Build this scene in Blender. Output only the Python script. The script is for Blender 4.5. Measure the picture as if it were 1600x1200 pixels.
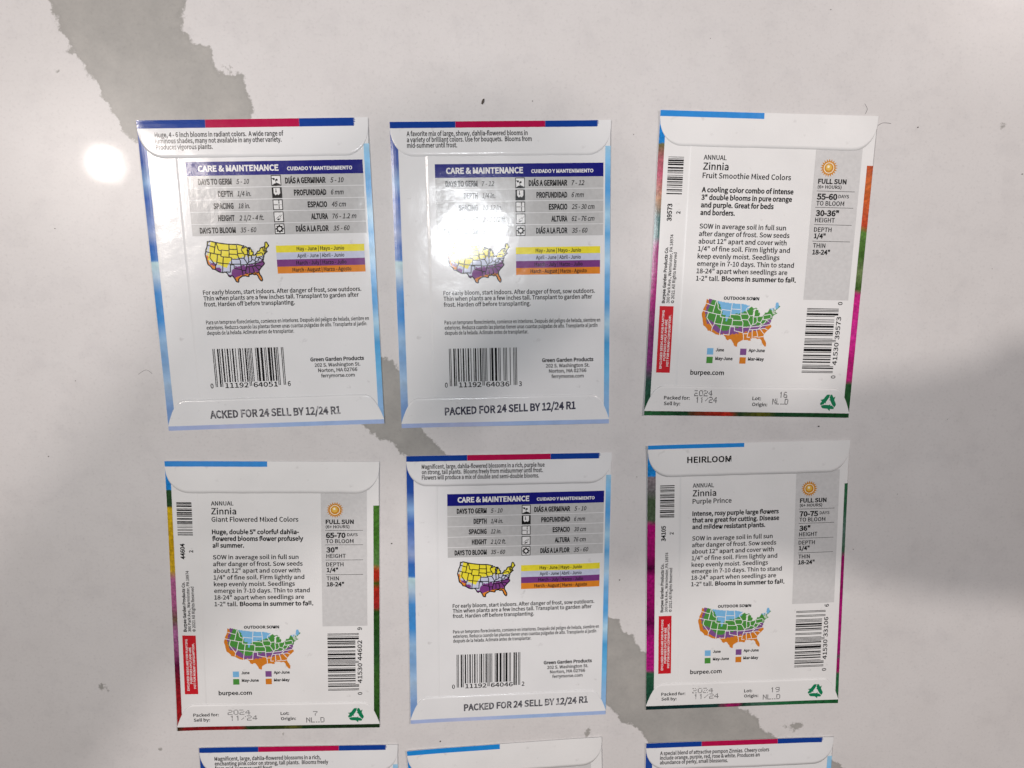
import bpy, bmesh, math, random
import numpy as np
from mathutils import Vector, Matrix, noise

for o in list(bpy.data.objects):
    bpy.data.objects.remove(o, do_unlink=True)
SC = bpy.context.scene
COL = SC.collection

# ------------------------------------------------------------------ camera
CAM_H, CAM_RX, CAM_RY, CAM_F = 0.306995, -0.178191, -0.051910, 1250.0     # metres, radians, pixels of a 1600 px wide picture
RM = Matrix.Rotation(CAM_RX, 3, 'X') @ Matrix.Rotation(CAM_RY, 3, 'Y')
cam = bpy.data.cameras.new('camera')
cam.sensor_width = 36.0
cam.lens = CAM_F / 1600.0 * 36.0
cam.clip_start = 0.005
cam.clip_end = 20.0
camo = bpy.data.objects.new('camera', cam)
camo.matrix_world = Matrix.Translation((0, 0, CAM_H)) @ RM.to_4x4()
COL.objects.link(camo)
SC.camera = camo


def ground(px, py):
    """picture point of the photograph -> point on the counter top (z = 0)"""
    d = RM @ Vector(((px - 800) / CAM_F, (600 - py) / CAM_F, -1.0))
    t = CAM_H / -d.z
    return d.x * t, d.y * t


# ------------------------------------------------------------------ light
world = bpy.data.worlds.new('World')
SC.world = world
world.use_nodes = True
bg = world.node_tree.nodes['Background']
bg.inputs[0].default_value = (1.0, 0.92, 0.88, 1)
bg.inputs[1].default_value = 0.052


def ceiling_lamp(name, px, py, height, radius, power, color):
    """recessed ceiling lamp whose mirror image in the counter lies at (px, py) of the photograph"""
    x, y = ground(px, py)
    k = (height + CAM_H) / CAM_H
    l = bpy.data.lights.new(name, 'AREA')
    l.shape = 'DISK'
    l.size = radius * 2
    l.energy = power
    l.color = color
    o = bpy.data.objects.new(name, l)
    o.location = (x * k, y * k, height)
    o.rotation_euler = Vector((-x * k, -y * k - 0.1, -height)).to_track_quat('-Z', 'Y').to_euler()
    COL.objects.link(o)
    return o


ceiling_lamp('ceiling_lamp', 165, 256, 1.45, 0.025, 10.6, (1.0, 0.91, 0.85))
ceiling_lamp('ceiling_lamp', 1665, -80, 1.45, 0.034, 13.5, (1.0, 0.90, 0.86))
fl = bpy.data.lights.new('phone_flash', 'POINT')
fl.energy = 1.28
fl.shadow_soft_size = 0.004
fl.color = (0.93, 0.965, 1.0)
flo = bpy.data.objects.new('phone_flash', fl)
flo.location = (-0.004, 0.006, CAM_H + 0.004)
COL.objects.link(flo)

SC.view_settings.view_transform = 'Standard'
SC.view_settings.look = 'None'
SC.view_settings.exposure = 0.10
SC.view_settings.gamma = 1.0
SC.view_settings.use_curve_mapping = False

# ------------------------------------------------------------------ materials
MATS = {}


def newmat(name):
    m = bpy.data.materials.new(name)
    m.use_nodes = True
    nt = m.node_tree
    b = nt.nodes['Principled BSDF']
    return m, nt, b


def paper_relief(nt, b, strength=1.0):
    """fine tooth and soft crumple of coated paper, the same field for the paper and for the ink on it"""
    N, L = nt.nodes, nt.links
    tc = N.new('ShaderNodeTexCoord')
    n1 = N.new('ShaderNodeTexNoise'); n1.inputs['Scale'].default_value = 2600; n1.inputs['Detail'].default_value = 2
    n2 = N.new('ShaderNodeTexNoise'); n2.inputs['Scale'].default_value = 95; n2.inputs['Detail'].default_value = 3
    L.new(tc.outputs['Object'], n1.inputs['Vector']); L.new(tc.outputs['Object'], n2.inputs['Vector'])
    b1 = N.new('ShaderNodeBump'); b1.inputs['Strength'].default_value = 0.35 * strength; b1.inputs['Distance'].default_value = 0.00006
    b2 = N.new('ShaderNodeBump'); b2.inputs['Strength'].default_value = 0.26 * strength; b2.inputs['Distance'].default_value = 0.0006
    L.new(n1.outputs['Fac'], b1.inputs['Height']); L.new(n2.outputs['Fac'], b2.inputs['Height'])
    L.new(b2.outputs['Normal'], b1.inputs['Normal'])
    L.new(b1.outputs['Normal'], b.inputs['Normal'])


def ink(name, rgb, rough=0.18, wear=None):
    if name in MATS:
        return MATS[name]
    m, nt, b = newmat(name)
    N, L = nt.nodes, nt.links
    tc = N.new('ShaderNodeTexCoord')
    n = N.new('ShaderNodeTexNoise'); n.inputs['Scale'].default_value = 700 if wear is None else 480
    n.inputs['Detail'].default_value = 4
    L.new(tc.outputs['Object'], n.inputs['Vector'])
    r = N.new('ShaderNodeValToRGB')
    L.new(n.outputs['Fac'], r.inputs[0])
    if wear is None:
        r.color_ramp.elements[0].position = 0.3
        r.color_ramp.elements[1].position = 0.7
        r.color_ramp.elements[0].color = (*[c * 0.95 for c in rgb], 1)
        r.color_ramp.elements[1].color = (*[min(1, c * 1.04 + 0.002) for c in rgb], 1)
    else:
        r.color_ramp.elements[0].position = wear
        r.color_ramp.elements[1].position = wear + 0.16
        r.color_ramp.elements[0].color = (*rgb, 1)
        r.color_ramp.elements[1].color = (0.42, 0.42, 0.44, 1)
    L.new(r.outputs[0], b.inputs['Base Color'])
    b.inputs['Roughness'].default_value = rough
    b.inputs['Specular IOR Level'].default_value = 0.38
    paper_relief(nt, b)
    MATS[name] = m
    return m


def paper(name, rgb, rough):
    if name in MATS:
        return MATS[name]
    m, nt, b = newmat(name)
    N, L = nt.nodes, nt.links
    tc = N.new('ShaderNodeTexCoord')
    n = N.new('ShaderNodeTexNoise'); n.inputs['Scale'].default_value = 45; n.inputs['Detail'].default_value = 6
    n2 = N.new('ShaderNodeTexNoise'); n2.inputs['Scale'].default_value = 260; n2.inputs['Detail'].default_value = 5
    L.new(tc.outputs['Object'], n.inputs['Vector']); L.new(tc.outputs['Object'], n2.inputs['Vector'])
    r = N.new('ShaderNodeValToRGB')
    r.color_ramp.elements[0].position = 0.3; r.color_ramp.elements[1].position = 0.62
    r.color_ramp.elements[0].color = (*[c * 0.95 for c in rgb], 1); r.color_ramp.elements[1].color = (*rgb, 1)
    r2 = N.new('ShaderNodeValToRGB')          # faint scuffs and grime picked up from handling
    r2.color_ramp.elements[0].position = 0.67; r2.color_ramp.elements[1].position = 0.78
    r2.color_ramp.elements[0].color = (1, 1, 1, 1); r2.color_ramp.elements[1].color = (0.80, 0.79, 0.79, 1)
    mx = N.new('ShaderNodeMix'); mx.data_type = 'RGBA'; mx.blend_type = 'MULTIPLY'; mx.inputs[0].default_value = 1
    L.new(n.outputs['Fac'], r.inputs[0]); L.new(n2.outputs['Fac'], r2.inputs[0])
    L.new(r.outputs[0], mx.inputs[6]); L.new(r2.outputs[0], mx.inputs[7])
    L.new(mx.outputs[2], b.inputs['Base Color'])
    b.inputs['Roughness'].default_value = rough
    b.inputs['Specular IOR Level'].default_value = 0.38
    paper_relief(nt, b)
    MATS[name] = m
    return m


def banded(name, stops, wobble=0.03, mottle=0.25, scale=160, along='Y', rough=0.25):
    """photographic print running along an edge: colours follow the edge, with mottling"""
    if name in MATS:
        return MATS[name]
    m, nt, b = newmat(name)
    N, L = nt.nodes, nt.links
    uv = N.new('ShaderNodeUVMap'); uv.uv_map = 'print'
    tc = N.new('ShaderNodeTexCoord')
    n = N.new('ShaderNodeTexNoise'); n.inputs['Scale'].default_value = scale; n.inputs['Detail'].default_value = 5
    L.new(tc.outputs['Object'], n.inputs['Vector'])
    sp = N.new('ShaderNodeSeparateXYZ'); L.new(uv.outputs[0], sp.inputs[0])
    a = N.new('ShaderNodeMath'); a.operation = 'MULTIPLY_ADD'
    L.new(n.outputs['Fac'], a.inputs[0]); a.inputs[1].default_value = wobble * 2
    s = N.new('ShaderNodeMath'); s.operation = 'SUBTRACT'
    L.new(sp.outputs[along], s.inputs[0]); s.inputs[1].default_value = wobble
    L.new(s.outputs[0], a.inputs[2])
    r = N.new('ShaderNodeValToRGB')
    cr = r.color_ramp
    while len(cr.elements) < len(stops):
        cr.elements.new(0.5)
    for e, (p, c) in zip(cr.elements, stops):
        e.position = p
    for e, (p, c) in zip(cr.elements, stops):
        e.color = (*c, 1)
    L.new(a.outputs[0], r.inputs[0])
    n3 = N.new('ShaderNodeTexNoise'); n3.inputs['Scale'].default_value = scale * 3; n3.inputs['Detail'].default_value = 4
    L.new(tc.outputs['Object'], n3.inputs['Vector'])
    mr = N.new('ShaderNodeMapRange'); mr.inputs[1].default_value = 0.3; mr.inputs[2].default_value = 0.7
    mr.inputs[3].default_value = 1 - mottle; mr.inputs[4].default_value = 1 + mottle * 0.7
    L.new(n3.outputs['Fac'], mr.inputs[0])
    hs = N.new('ShaderNodeHueSaturation')
    L.new(mr.outputs[0], hs.inputs['Value']); L.new(r.outputs[0], hs.inputs['Color'])
    L.new(hs.outputs[0], b.inputs['Base Color'])
    b.inputs['Roughness'].default_value = rough
    b.inputs['Specular IOR Level'].default_value = 0.38
    paper_relief(nt, b)
    MATS[name] = m
    return m


M_FP = paper('coated_paper', (0.775, 0.785, 0.80), 0.18)
M_BP = paper('satin_paper', (0.785, 0.787, 0.79), 0.38)
K = ink('black_ink', (0.011, 0.011, 0.012))
K2 = ink('grey_black_ink', (0.05, 0.05, 0.055), 0.4)
WH = ink('white_print', (0.80, 0.805, 0.81))
NAVY = ink('navy_ink', (0.009, 0.010, 0.19))
GREYF = ink('table_grey_ink', (0.52, 0.525, 0.53))
GREYB = ink('panel_grey_ink', (0.60, 0.60, 0.605), 0.36)
ROYAL = ink('royal_blue_ink', (0.004, 0.045, 0.29))
CRIM = ink('crimson_ink', (0.43, 0.004, 0.065))
CYAN = ink('cyan_blue_ink', (0.010, 0.235, 0.66), 0.36)
RED = ink('red_ink', (0.56, 0.010, 0.020), 0.36)
YEL = ink('yellow_ink', (0.82, 0.72, 0.045))
LAV = ink('lavender_ink', (0.56, 0.60, 0.76))
PUR = ink('purple_ink', (0.19, 0.045, 0.22))
ORA = ink('orange_ink', (0.72, 0.24, 0.025))
BSKY = ink('map_blue_ink', (0.19, 0.46, 0.74), 0.36)
BGRN = ink('map_green_ink', (0.065, 0.27, 0.045), 0.36)
BPUR = ink('map_purple_ink', (0.20, 0.075, 0.26), 0.36)
BORA = ink('map_orange_ink', (0.62, 0.20, 0.015), 0.36)
GOLD = ink('gold_ink', (0.58, 0.235, 0.012), 0.36)
GOLDL = ink('pale_gold_ink', (0.74, 0.46, 0.08), 0.36)
CREAM = ink('cream_ink', (0.86, 0.80, 0.64), 0.36)
RECY = ink('recycling_green_ink', (0.004, 0.20, 0.085), 0.36)
STAMP = ink('blue_black_stamp_ink', (0.035, 0.035, 0.065), 0.4, wear=0.58)
STAMPW = ink('worn_stamp_ink', (0.085, 0.085, 0.10), 0.4, wear=0.53)
DOTS = ink('dot_matrix_ink', (0.09, 0.085, 0.09), 0.4)

SKY_L = banded('sky_print_left', [(0.02, (0.007, 0.049, 0.314)), (0.13, (0.021, 0.079, 0.359)), (0.19, (0.239, 0.406, 0.676)), (0.24, (0.040, 0.125, 0.453)),
                                 (0.32, (0.181, 0.278, 0.578)), (0.355, (0.279, 0.368, 0.617)), (0.39, (0.035, 0.141, 0.481)), (0.436, (0.040, 0.183, 0.539)),
                                 (0.442, (0.444, 0.637, 0.676)), (0.49, (0.388, 0.529, 0.676)), (0.54, (0.062, 0.260, 0.617)), (0.63, (0.046, 0.251, 0.617)),
                                 (0.69, (0.292, 0.481, 0.716)), (0.76, (0.200, 0.387, 0.676)), (0.84, (0.360, 0.519, 0.716)), (0.93, (0.187, 0.332, 0.637))], 0.006, 0.12, 120)
SKY_R = banded('sky_print_right', [(0.08, (0.374, 0.640, 0.840)), (0.14, (0.216, 0.520, 0.840)), (0.22, (0.094, 0.360, 0.740)), (0.30, (0.396, 0.660, 0.860)), (0.36, (0.130, 0.420, 0.780)),
                                  (0.44, (0.432, 0.660, 0.860)), (0.50, (0.187, 0.460, 0.800)), (0.58, (0.086, 0.360, 0.740)), (0.66, (0.432, 0.680, 0.860)), (0.72, (0.072, 0.360, 0.700)),
                                  (0.82, (0.158, 0.480, 0.800)), (0.92, (0.259, 0.460, 0.740))], 0.03, 0.10, 90)
SKY_B = banded('sky_print_bottom', [(0.0, (0.36, 0.46, 0.74)), (0.3, (0.46, 0.52, 0.76)), (0.6, (0.34, 0.48, 0.76)), (1.0, (0.36, 0.47, 0.74))], 0.1, 0.08, 60, 'X')
_b = (0.010, 0.235, 0.66)
FLW = {
 'P3': ([(0.0, _b), (0.10, _b), (0.102, (0.12, 0.13, 0.04)), (0.15, (0.40, 0.12, 0.14)), (0.20, (0.50, 0.10, 0.17)), (0.28, (0.45, 0.26, 0.16)), (0.34, (0.05, 0.13, 0.13)),
         (0.40, (0.04, 0.13, 0.12)), (0.43, (0.30, 0.015, 0.15)), (0.60, (0.40, 0.02, 0.20)), (0.70, (0.20, 0.02, 0.13)), (0.82, (0.22, 0.02, 0.18)), (0.88, (0.02, 0.08, 0.06)), (0.97, (0.01, 0.07, 0.03))],
        [(0.154, (0.50, 0.07, 0.01)), (0.22, (0.62, 0.14, 0.02)), (0.35, (0.52, 0.06, 0.02)), (0.37, (0.10, 0.22, 0.04)), (0.45, (0.05, 0.13, 0.02)), (0.50, (0.14, 0.20, 0.08)), (0.56, (0.05, 0.12, 0.02)),
         (0.575, (0.55, 0.02, 0.22)), (0.72, (0.60, 0.03, 0.28)), (0.80, (0.42, 0.01, 0.16)), (0.87, (0.50, 0.02, 0.20)), (0.885, (0.02, 0.09, 0.03)), (1.0, (0.01, 0.07, 0.02))],
        [(0.0, (0.02, 0.12, 0.04)), (0.2, (0.01, 0.05, 0.02)), (0.32, (0.26, 0.02, 0.01)), (0.4, (0.40, 0.02, 0.01)), (0.46, (0.02, 0.05, 0.02)), (0.58, (0.10, 0.10, 0.01)), (0.65, (0.01, 0.05, 0.02)), (1.0, (0.01, 0.07, 0.02))]),
 'P4': ([(0.0, _b), (0.098, _b), (0.10, (0.02, 0.07, 0.02)), (0.16, (0.02, 0.06, 0.02)), (0.165, (0.62, 0.42, 0.01)), (0.30, (0.50, 0.30, 0.005)), (0.39, (0.58, 0.38, 0.02)), (0.425, (0.42, 0.12, 0.28)),
         (0.52, (0.38, 0.10, 0.24)), (0.575, (0.16, 0.10, 0.06)), (0.62, (0.40, 0.14, 0.32)), (0.70, (0.28, 0.06, 0.18)), (0.745, (0.10, 0.005, 0.04)), (0.80, (0.20, 0.008, 0.02)), (0.90, (0.34, 0.01, 0.015)), (1.0, (0.30, 0.01, 0.01))],
        [(0.158, (0.07, 0.20, 0.03)), (0.28, (0.05, 0.16, 0.02)), (0.37, (0.10, 0.22, 0.06)), (0.395, (0.42, 0.03, 0.01)), (0.42, (0.40, 0.02, 0.01)), (0.44, (0.04, 0.10, 0.01)), (0.465, (0.38, 0.02, 0.01)),
         (0.53, (0.30, 0.02, 0.02)), (0.55, (0.02, 0.07, 0.01)), (0.70, (0.02, 0.08, 0.02)), (0.82, (0.04, 0.12, 0.02)), (1.0, (0.01, 0.05, 0.01))],
        [(0.0, (0.01, 0.03, 0.01)), (0.04, (0.20, 0.008, 0.01)), (0.3, (0.28, 0.01, 0.015)), (0.34, (0.01, 0.04, 0.01)), (0.52, (0.03, 0.05, 0.01)), (0.58, (0.09, 0.10, 0.02)), (0.62, (0.01, 0.035, 0.01)), (1.0, (0.01, 0.03, 0.01))]),
 'P6': ([(0.0, _b), (0.109, _b), (0.111, (0.24, 0.20, 0.22)), (0.16, (0.17, 0.16, 0.17)), (0.20, (0.06, 0.10, 0.05)), (0.27, (0.08, 0.12, 0.07)), (0.29, (0.42, 0.005, 0.17)), (0.40, (0.34, 0.005, 0.14)),
         (0.45, (0.06, 0.0, 0.03)), (0.48, (0.36, 0.005, 0.16)), (0.58, (0.26, 0.003, 0.11)), (0.66, (0.12, 0.002, 0.06)), (0.72, (0.36, 0.006, 0.17)), (0.84, (0.42, 0.01, 0.20)), (0.855, (0.02, 0.10, 0.05)), (1.0, (0.005, 0.04, 0.03))],
        [(0.158, (0.03, 0.14, 0.06)), (0.25, (0.03, 0.12, 0.06)), (0.33, (0.10, 0.18, 0.15)), (0.41, (0.05, 0.12, 0.07)), (0.425, (0.34, 0.01, 0.14)), (0.55, (0.24, 0.005, 0.10)), (0.62, (0.38, 0.01, 0.17)),
         (0.80, (0.34, 0.01, 0.16)), (0.815, (0.10, 0.10, 0.10)), (0.83, (0.34, 0.01, 0.14)), (0.875, (0.28, 0.01, 0.10)), (0.885, (0.02, 0.14, 0.05)), (1.0, (0.01, 0.09, 0.03))],
        [(0.0, (0.004, 0.02, 0.02)), (0.25, (0.004, 0.03, 0.03)), (0.38, (0.01, 0.05, 0.04)), (0.42, (0.30, 0.01, 0.10)), (0.47, (0.24, 0.01, 0.09)), (0.50, (0.01, 0.05, 0.03)), (0.58, (0.06, 0.14, 0.10)), (0.68, (0.02, 0.13, 0.05)), (1.0, (0.01, 0.10, 0.03))]),
}
FLW['P8'] = FLW['P4']

# ------------------------------------------------------------------ the counter
VL = [(20, -170), (50, -70), (75, 0), (88, 28), (100, 52), (112, 80), (126, 94), (150, 130), (165, 160), (180, 185), (195, 205), (215, 224), (300, 360), (420, 500), (520, 615),
      (566, 665), (580, 676), (589, 686), (610, 688), (620, 698), (632, 712), (720, 820), (840, 970), (930, 1085), (947, 1100), (954, 1109), (964, 1119),
      (969, 1126), (981, 1130), (994, 1137), (1003, 1147), (1010, 1155), (1060, 1200), (1150, 1290), (1260, 1420), (1400, 1600)]
VR = [(310, -170), (305, -70), (292, 0), (283, 25), (285, 45), (300, 64), (328, 75), (334, 95), (336, 108), (345, 117), (362, 117), (376, 110), (382, 125), (389, 148), (395, 168), (392, 190),
      (430, 300), (500, 430), (560, 530), (596, 562), (611, 564), (624, 572), (642, 615), (650, 650), (658, 668), (668, 683), (682, 694), (695, 706), (780, 790), (880, 890),
      (953, 964), (962, 965), (968, 971), (974, 986), (988, 993), (990, 1002), (1001, 1015), (1009, 1019), (1080, 1060), (1151, 1103), (1162, 1109), (1177, 1117), (1187, 1124),
      (1189, 1137), (1202, 1146), (1215, 1152), (1260, 1172), (1300, 1185), (1320, 1200), (1400, 1290), (1500, 1420), (1640, 1600)]
ISL = [[(1222, 1135), (1240, 1131), (1256, 1127), (1249, 1138), (1241, 1146), (1233, 1139)],
       [(104, 80), (109, 77), (111, 82), (106, 84)], [(88, 111), (93, 110), (92, 115), (88, 114)],
       [(155, 1066), (161, 1070), (170, 1082), (166, 1084), (158, 1076)],
       [(912, 1130), (918, 1128), (922, 1148), (917, 1152)], [(248, 1168), (254, 1172), (251, 1175)],
       [(442, 1148), (447, 1140), (449, 1143), (443, 1156)], [(1563, 196), (1570, 188), (1572, 193), (1566, 200)],
       [(352, 101), (361, 97), (366, 108), (357, 106)]]


def build_counter():
    x0, x1, y0, y1, st = -0.46, 0.52, -0.46, 0.24, 0.002
    nx, ny = int((x1 - x0) / st) + 1, int((y1 - y0) / st) + 1
    X, Y = np.meshgrid(np.linspace(x0, x1, nx), np.linspace(y0, y1, ny))
    P = np.c_[X.ravel(), Y.ravel()]
    best = np.full(len(P), 9.0)
    inside = np.zeros(len(P), bool)
    for poly in [VL + VR[::-1]] + ISL:
        q = np.array([ground(*p) for p in poly])
        ins = np.zeros(len(P), bool)
        for a, b in zip(q, np.roll(q, -1, 0)):
            ab = b - a
            t = np.clip(((P - a) @ ab) / max(ab @ ab, 1e-12), 0, 1)
            d = np.hypot(*(P - a - t[:, None] * ab).T)
            best = np.minimum(best, d)
            c = ((a[1] > P[:, 1]) != (b[1] > P[:, 1]))
            with np.errstate(divide='ignore', invalid='ignore'):
                xx = (b[0] - a[0]) * (P[:, 1] - a[1]) / (b[1] - a[1] + 1e-15) + a[0]
            ins ^= c & (P[:, 0] < xx)
        inside |= ins
    sd = np.where(inside, -best, best)
    co = np.c_[P, np.zeros(len(P))]
    i = np.arange(nx * ny).reshape(ny, nx)
    f = np.stack([i[:-1, :-1], i[:-1, 1:], i[1:, 1:], i[1:, :-1]], -1).reshape(-1, 4)
    n0 = len(co)
    T = 0.03
    co = np.r_[co, [[x0, y0, -T], [x1, y0, -T], [x1, y1, -T], [x0, y1, -T]]]
    c4 = [i[0, 0], i[0, -1], i[-1, -1], i[-1, 0]]
    ex = []
    for k in range(4):
        ex.append((c4[(k + 1) % 4], c4[k], n0 + k, n0 + (k + 1) % 4))
    ex.append((n0 + 3, n0 + 2, n0 + 1, n0))
    f = np.r_[f, np.array(ex)]
    me = bpy.data.meshes.new('countertop')
    me.vertices.add(len(co)); me.vertices.foreach_set('co', co.ravel().astype(np.float32))
    me.loops.add(f.size); me.loops.foreach_set('vertex_index', f.ravel().astype(np.int32))
    me.polygons.add(len(f)); me.polygons.foreach_set('loop_start', np.arange(0, f.size, 4, dtype=np.int32))
    me.update(calc_edges=True)
    at = me.attributes.new('vein_distance', 'FLOAT', 'POINT')
    at.data.foreach_set('value', np.r_[sd, np.ones(4)].astype(np.float32))
    o = bpy.data.objects.new('countertop', me)
    o['kind'] = 'structure'
    o['label'] = 'polished white quartz countertop with a wide ragged grey vein'
    COL.objects.link(o)
    # material
    m, nt, b = newmat('quartz')
    N, L = nt.nodes, nt.links
    tc = N.new('ShaderNodeTexCoord')
    at = N.new('ShaderNodeAttribute'); at.attribute_name = 'vein_distance'

    def nz(scale, detail=4, rough=0.6):
        n = N.new('ShaderNodeTexNoise'); n.inputs['Scale'].default_value = scale; n.inputs['Detail'].default_value = detail
        n.inputs['Roughness'].default_value = rough
        L.new(tc.outputs['Object'], n.inputs['Vector'])
        return n

    def mth(op, a, bb, c=None):
        x = N.new('ShaderNodeMath'); x.operation = op
        for k, v in enumerate((a, bb, c)):
            if v is None: continue
            if isinstance(v, (int, float)): x.inputs[k].default_value = v
            else: L.new(v, x.inputs[k])
        return x.outputs[0]

    def ramp(v, stops):
        r = N.new('ShaderNodeValToRGB'); L.new(v, r.inputs[0])
        while len(r.color_ramp.elements) < len(stops): r.color_ramp.elements.new(0.5)
        for e, (p, c) in zip(r.color_ramp.elements, stops): e.position = p
        for e, (p, c) in zip(r.color_ramp.elements, stops): e.color = (*c, 1)
        return r.outputs[0]

    d = mth('MULTIPLY_ADD', mth('SUBTRACT', nz(230, 6, 0.68).outputs['Fac'], 0.5), 0.0075, at.outputs['Fac'])
    mr = N.new('ShaderNodeMapRange'); mr.inputs[1].default_value = -0.004; mr.inputs[2].default_value = 0.004
    L.new(d, mr.inputs[0])
    base = (0.675, 0.662, 0.664)
    g = (0.385, 0.378, 0.362)
    col = ramp(mr.outputs[0], [(0.0, g), (0.30, g), (0.455, tuple(c * 0.92 for c in g)), (0.545, base), (1.0, base)])
    # pale flecks in the vein, grey flecks and pits in the white
    fl1 = ramp(nz(900, 2).outputs['Fac'], [(0.25, (0.90,) * 3), (0.42, (0.985,) * 3), (0.60, (1, 1, 1)), (0.78, (1.0,) * 3)])
    fl2 = ramp(nz(330, 5, 0.55).outputs['Fac'], [(0.0, (0.60,) * 3), (0.200, (0.72,) * 3), (0.225, (1, 1, 1)), (1.0, (1, 1, 1))])
    cl = ramp(nz(26, 7, 0.65).outputs['Fac'], [(0.3, (0.945, 0.94, 0.935)), (0.68, (1.0, 1.0, 1.0))])
    cl2 = ramp(nz(75, 8, 0.7).outputs['Fac'], [(0.3, (0.93, 0.93, 0.935)), (0.5, (1.0, 1.0, 1.0)), (0.72, (1.0, 1.0, 1.0))])
    inv = N.new('ShaderNodeMapRange'); inv.inputs[1].default_value = 0.40; inv.inputs[2].default_value = 0.54; inv.inputs[3].default_value = 1; inv.inputs[4].default_value = 0
    L.new(mr.outputs[0], inv.inputs[0])
    cv = ramp(nz(48, 9, 0.72).outputs['Fac'], [(0.30, (0.86, 0.865, 0.87)), (0.52, (1.0, 1.0, 1.0)), (0.72, (1.16, 1.15, 1.14))])
    mv = N.new('ShaderNodeMix'); mv.data_type = 'RGBA'; mv.blend_type = 'MULTIPLY'
    L.new(inv.outputs[0], mv.inputs[0]); L.new(col, mv.inputs[6]); L.new(cv, mv.inputs[7])
    prev = mv.outputs[2]
    for s in (fl1, fl2, cl, cl2):
        mx = N.new('ShaderNodeMix'); mx.data_type = 'RGBA'; mx.blend_type = 'MULTIPLY'; mx.inputs[0].default_value = 1
        L.new(prev, mx.inputs[6]); L.new(s, mx.inputs[7])
        prev = mx.outputs[2]
    L.new(prev, b.inputs['Base Color'])
    b.inputs['Roughness'].default_value = 0.30
    b.inputs['Specular IOR Level'].default_value = 0.20
    b.inputs['Coat Weight'].default_value = 0.03
    b.inputs['Coat Roughness'].default_value = 0.04
    bp = N.new('ShaderNodeBump'); bp.inputs['Strength'].default_value = 0.12; bp.inputs['Distance'].default_value = 0.00005
    L.new(nz(1500, 3).outputs['Fac'], bp.inputs['Height'])
    L.new(bp.outputs['Normal'], b.inputs['Normal']); L.new(bp.outputs['Normal'], b.inputs['Coat Normal'])
    me.materials.append(m)
    return o


build_counter()

# ------------------------------------------------------------------ packets: shape
W_F, H_F, W_B, H_B = 0.08185, 0.11488, 0.0826, 0.11566
PIX = {
 'P1': [(213.7, 188.4), (574.8, 183.6), (600.8, 661), (264.8, 672.5)],
 'P2': [(609, 190.7), (954, 187.8), (951, 661), (628, 668.2)],
 'P3': [(1031.5, 172), (1371, 182), (1324.5, 652), (1005.5, 648)],
 'P4': [(258.3, 719.5), (592.7, 720.9), (593.4, 1135.4), (278.5, 1140.4)],
 'P5': [(634.9, 711.8), (955.3, 706.4), (945.8, 1114.8), (642, 1129.4)],
 'P6': [(1011.8, 695.3), (1326.8, 686.8), (1308, 1096.9), (1008.9, 1108)]}
POSE = {'P1': (-0.07675, -0.0149, 0.03312), 'P2': (0.01258, -0.01436, 0.02349), 'P3': (0.11087, -0.01035, -0.01374), 'P4': (-0.0782, -0.14346, -0.0162),
        'P5': (0.01582, -0.141, 0.00994), 'P6': (0.11387, -0.13705, 0.0312), 'P7': (-0.072, -0.2664, -0.00832), 'P8': (0.01756, -0.26785, 0.05267), 'P9': (0.11685, -0.26833, 0.0134)}


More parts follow.
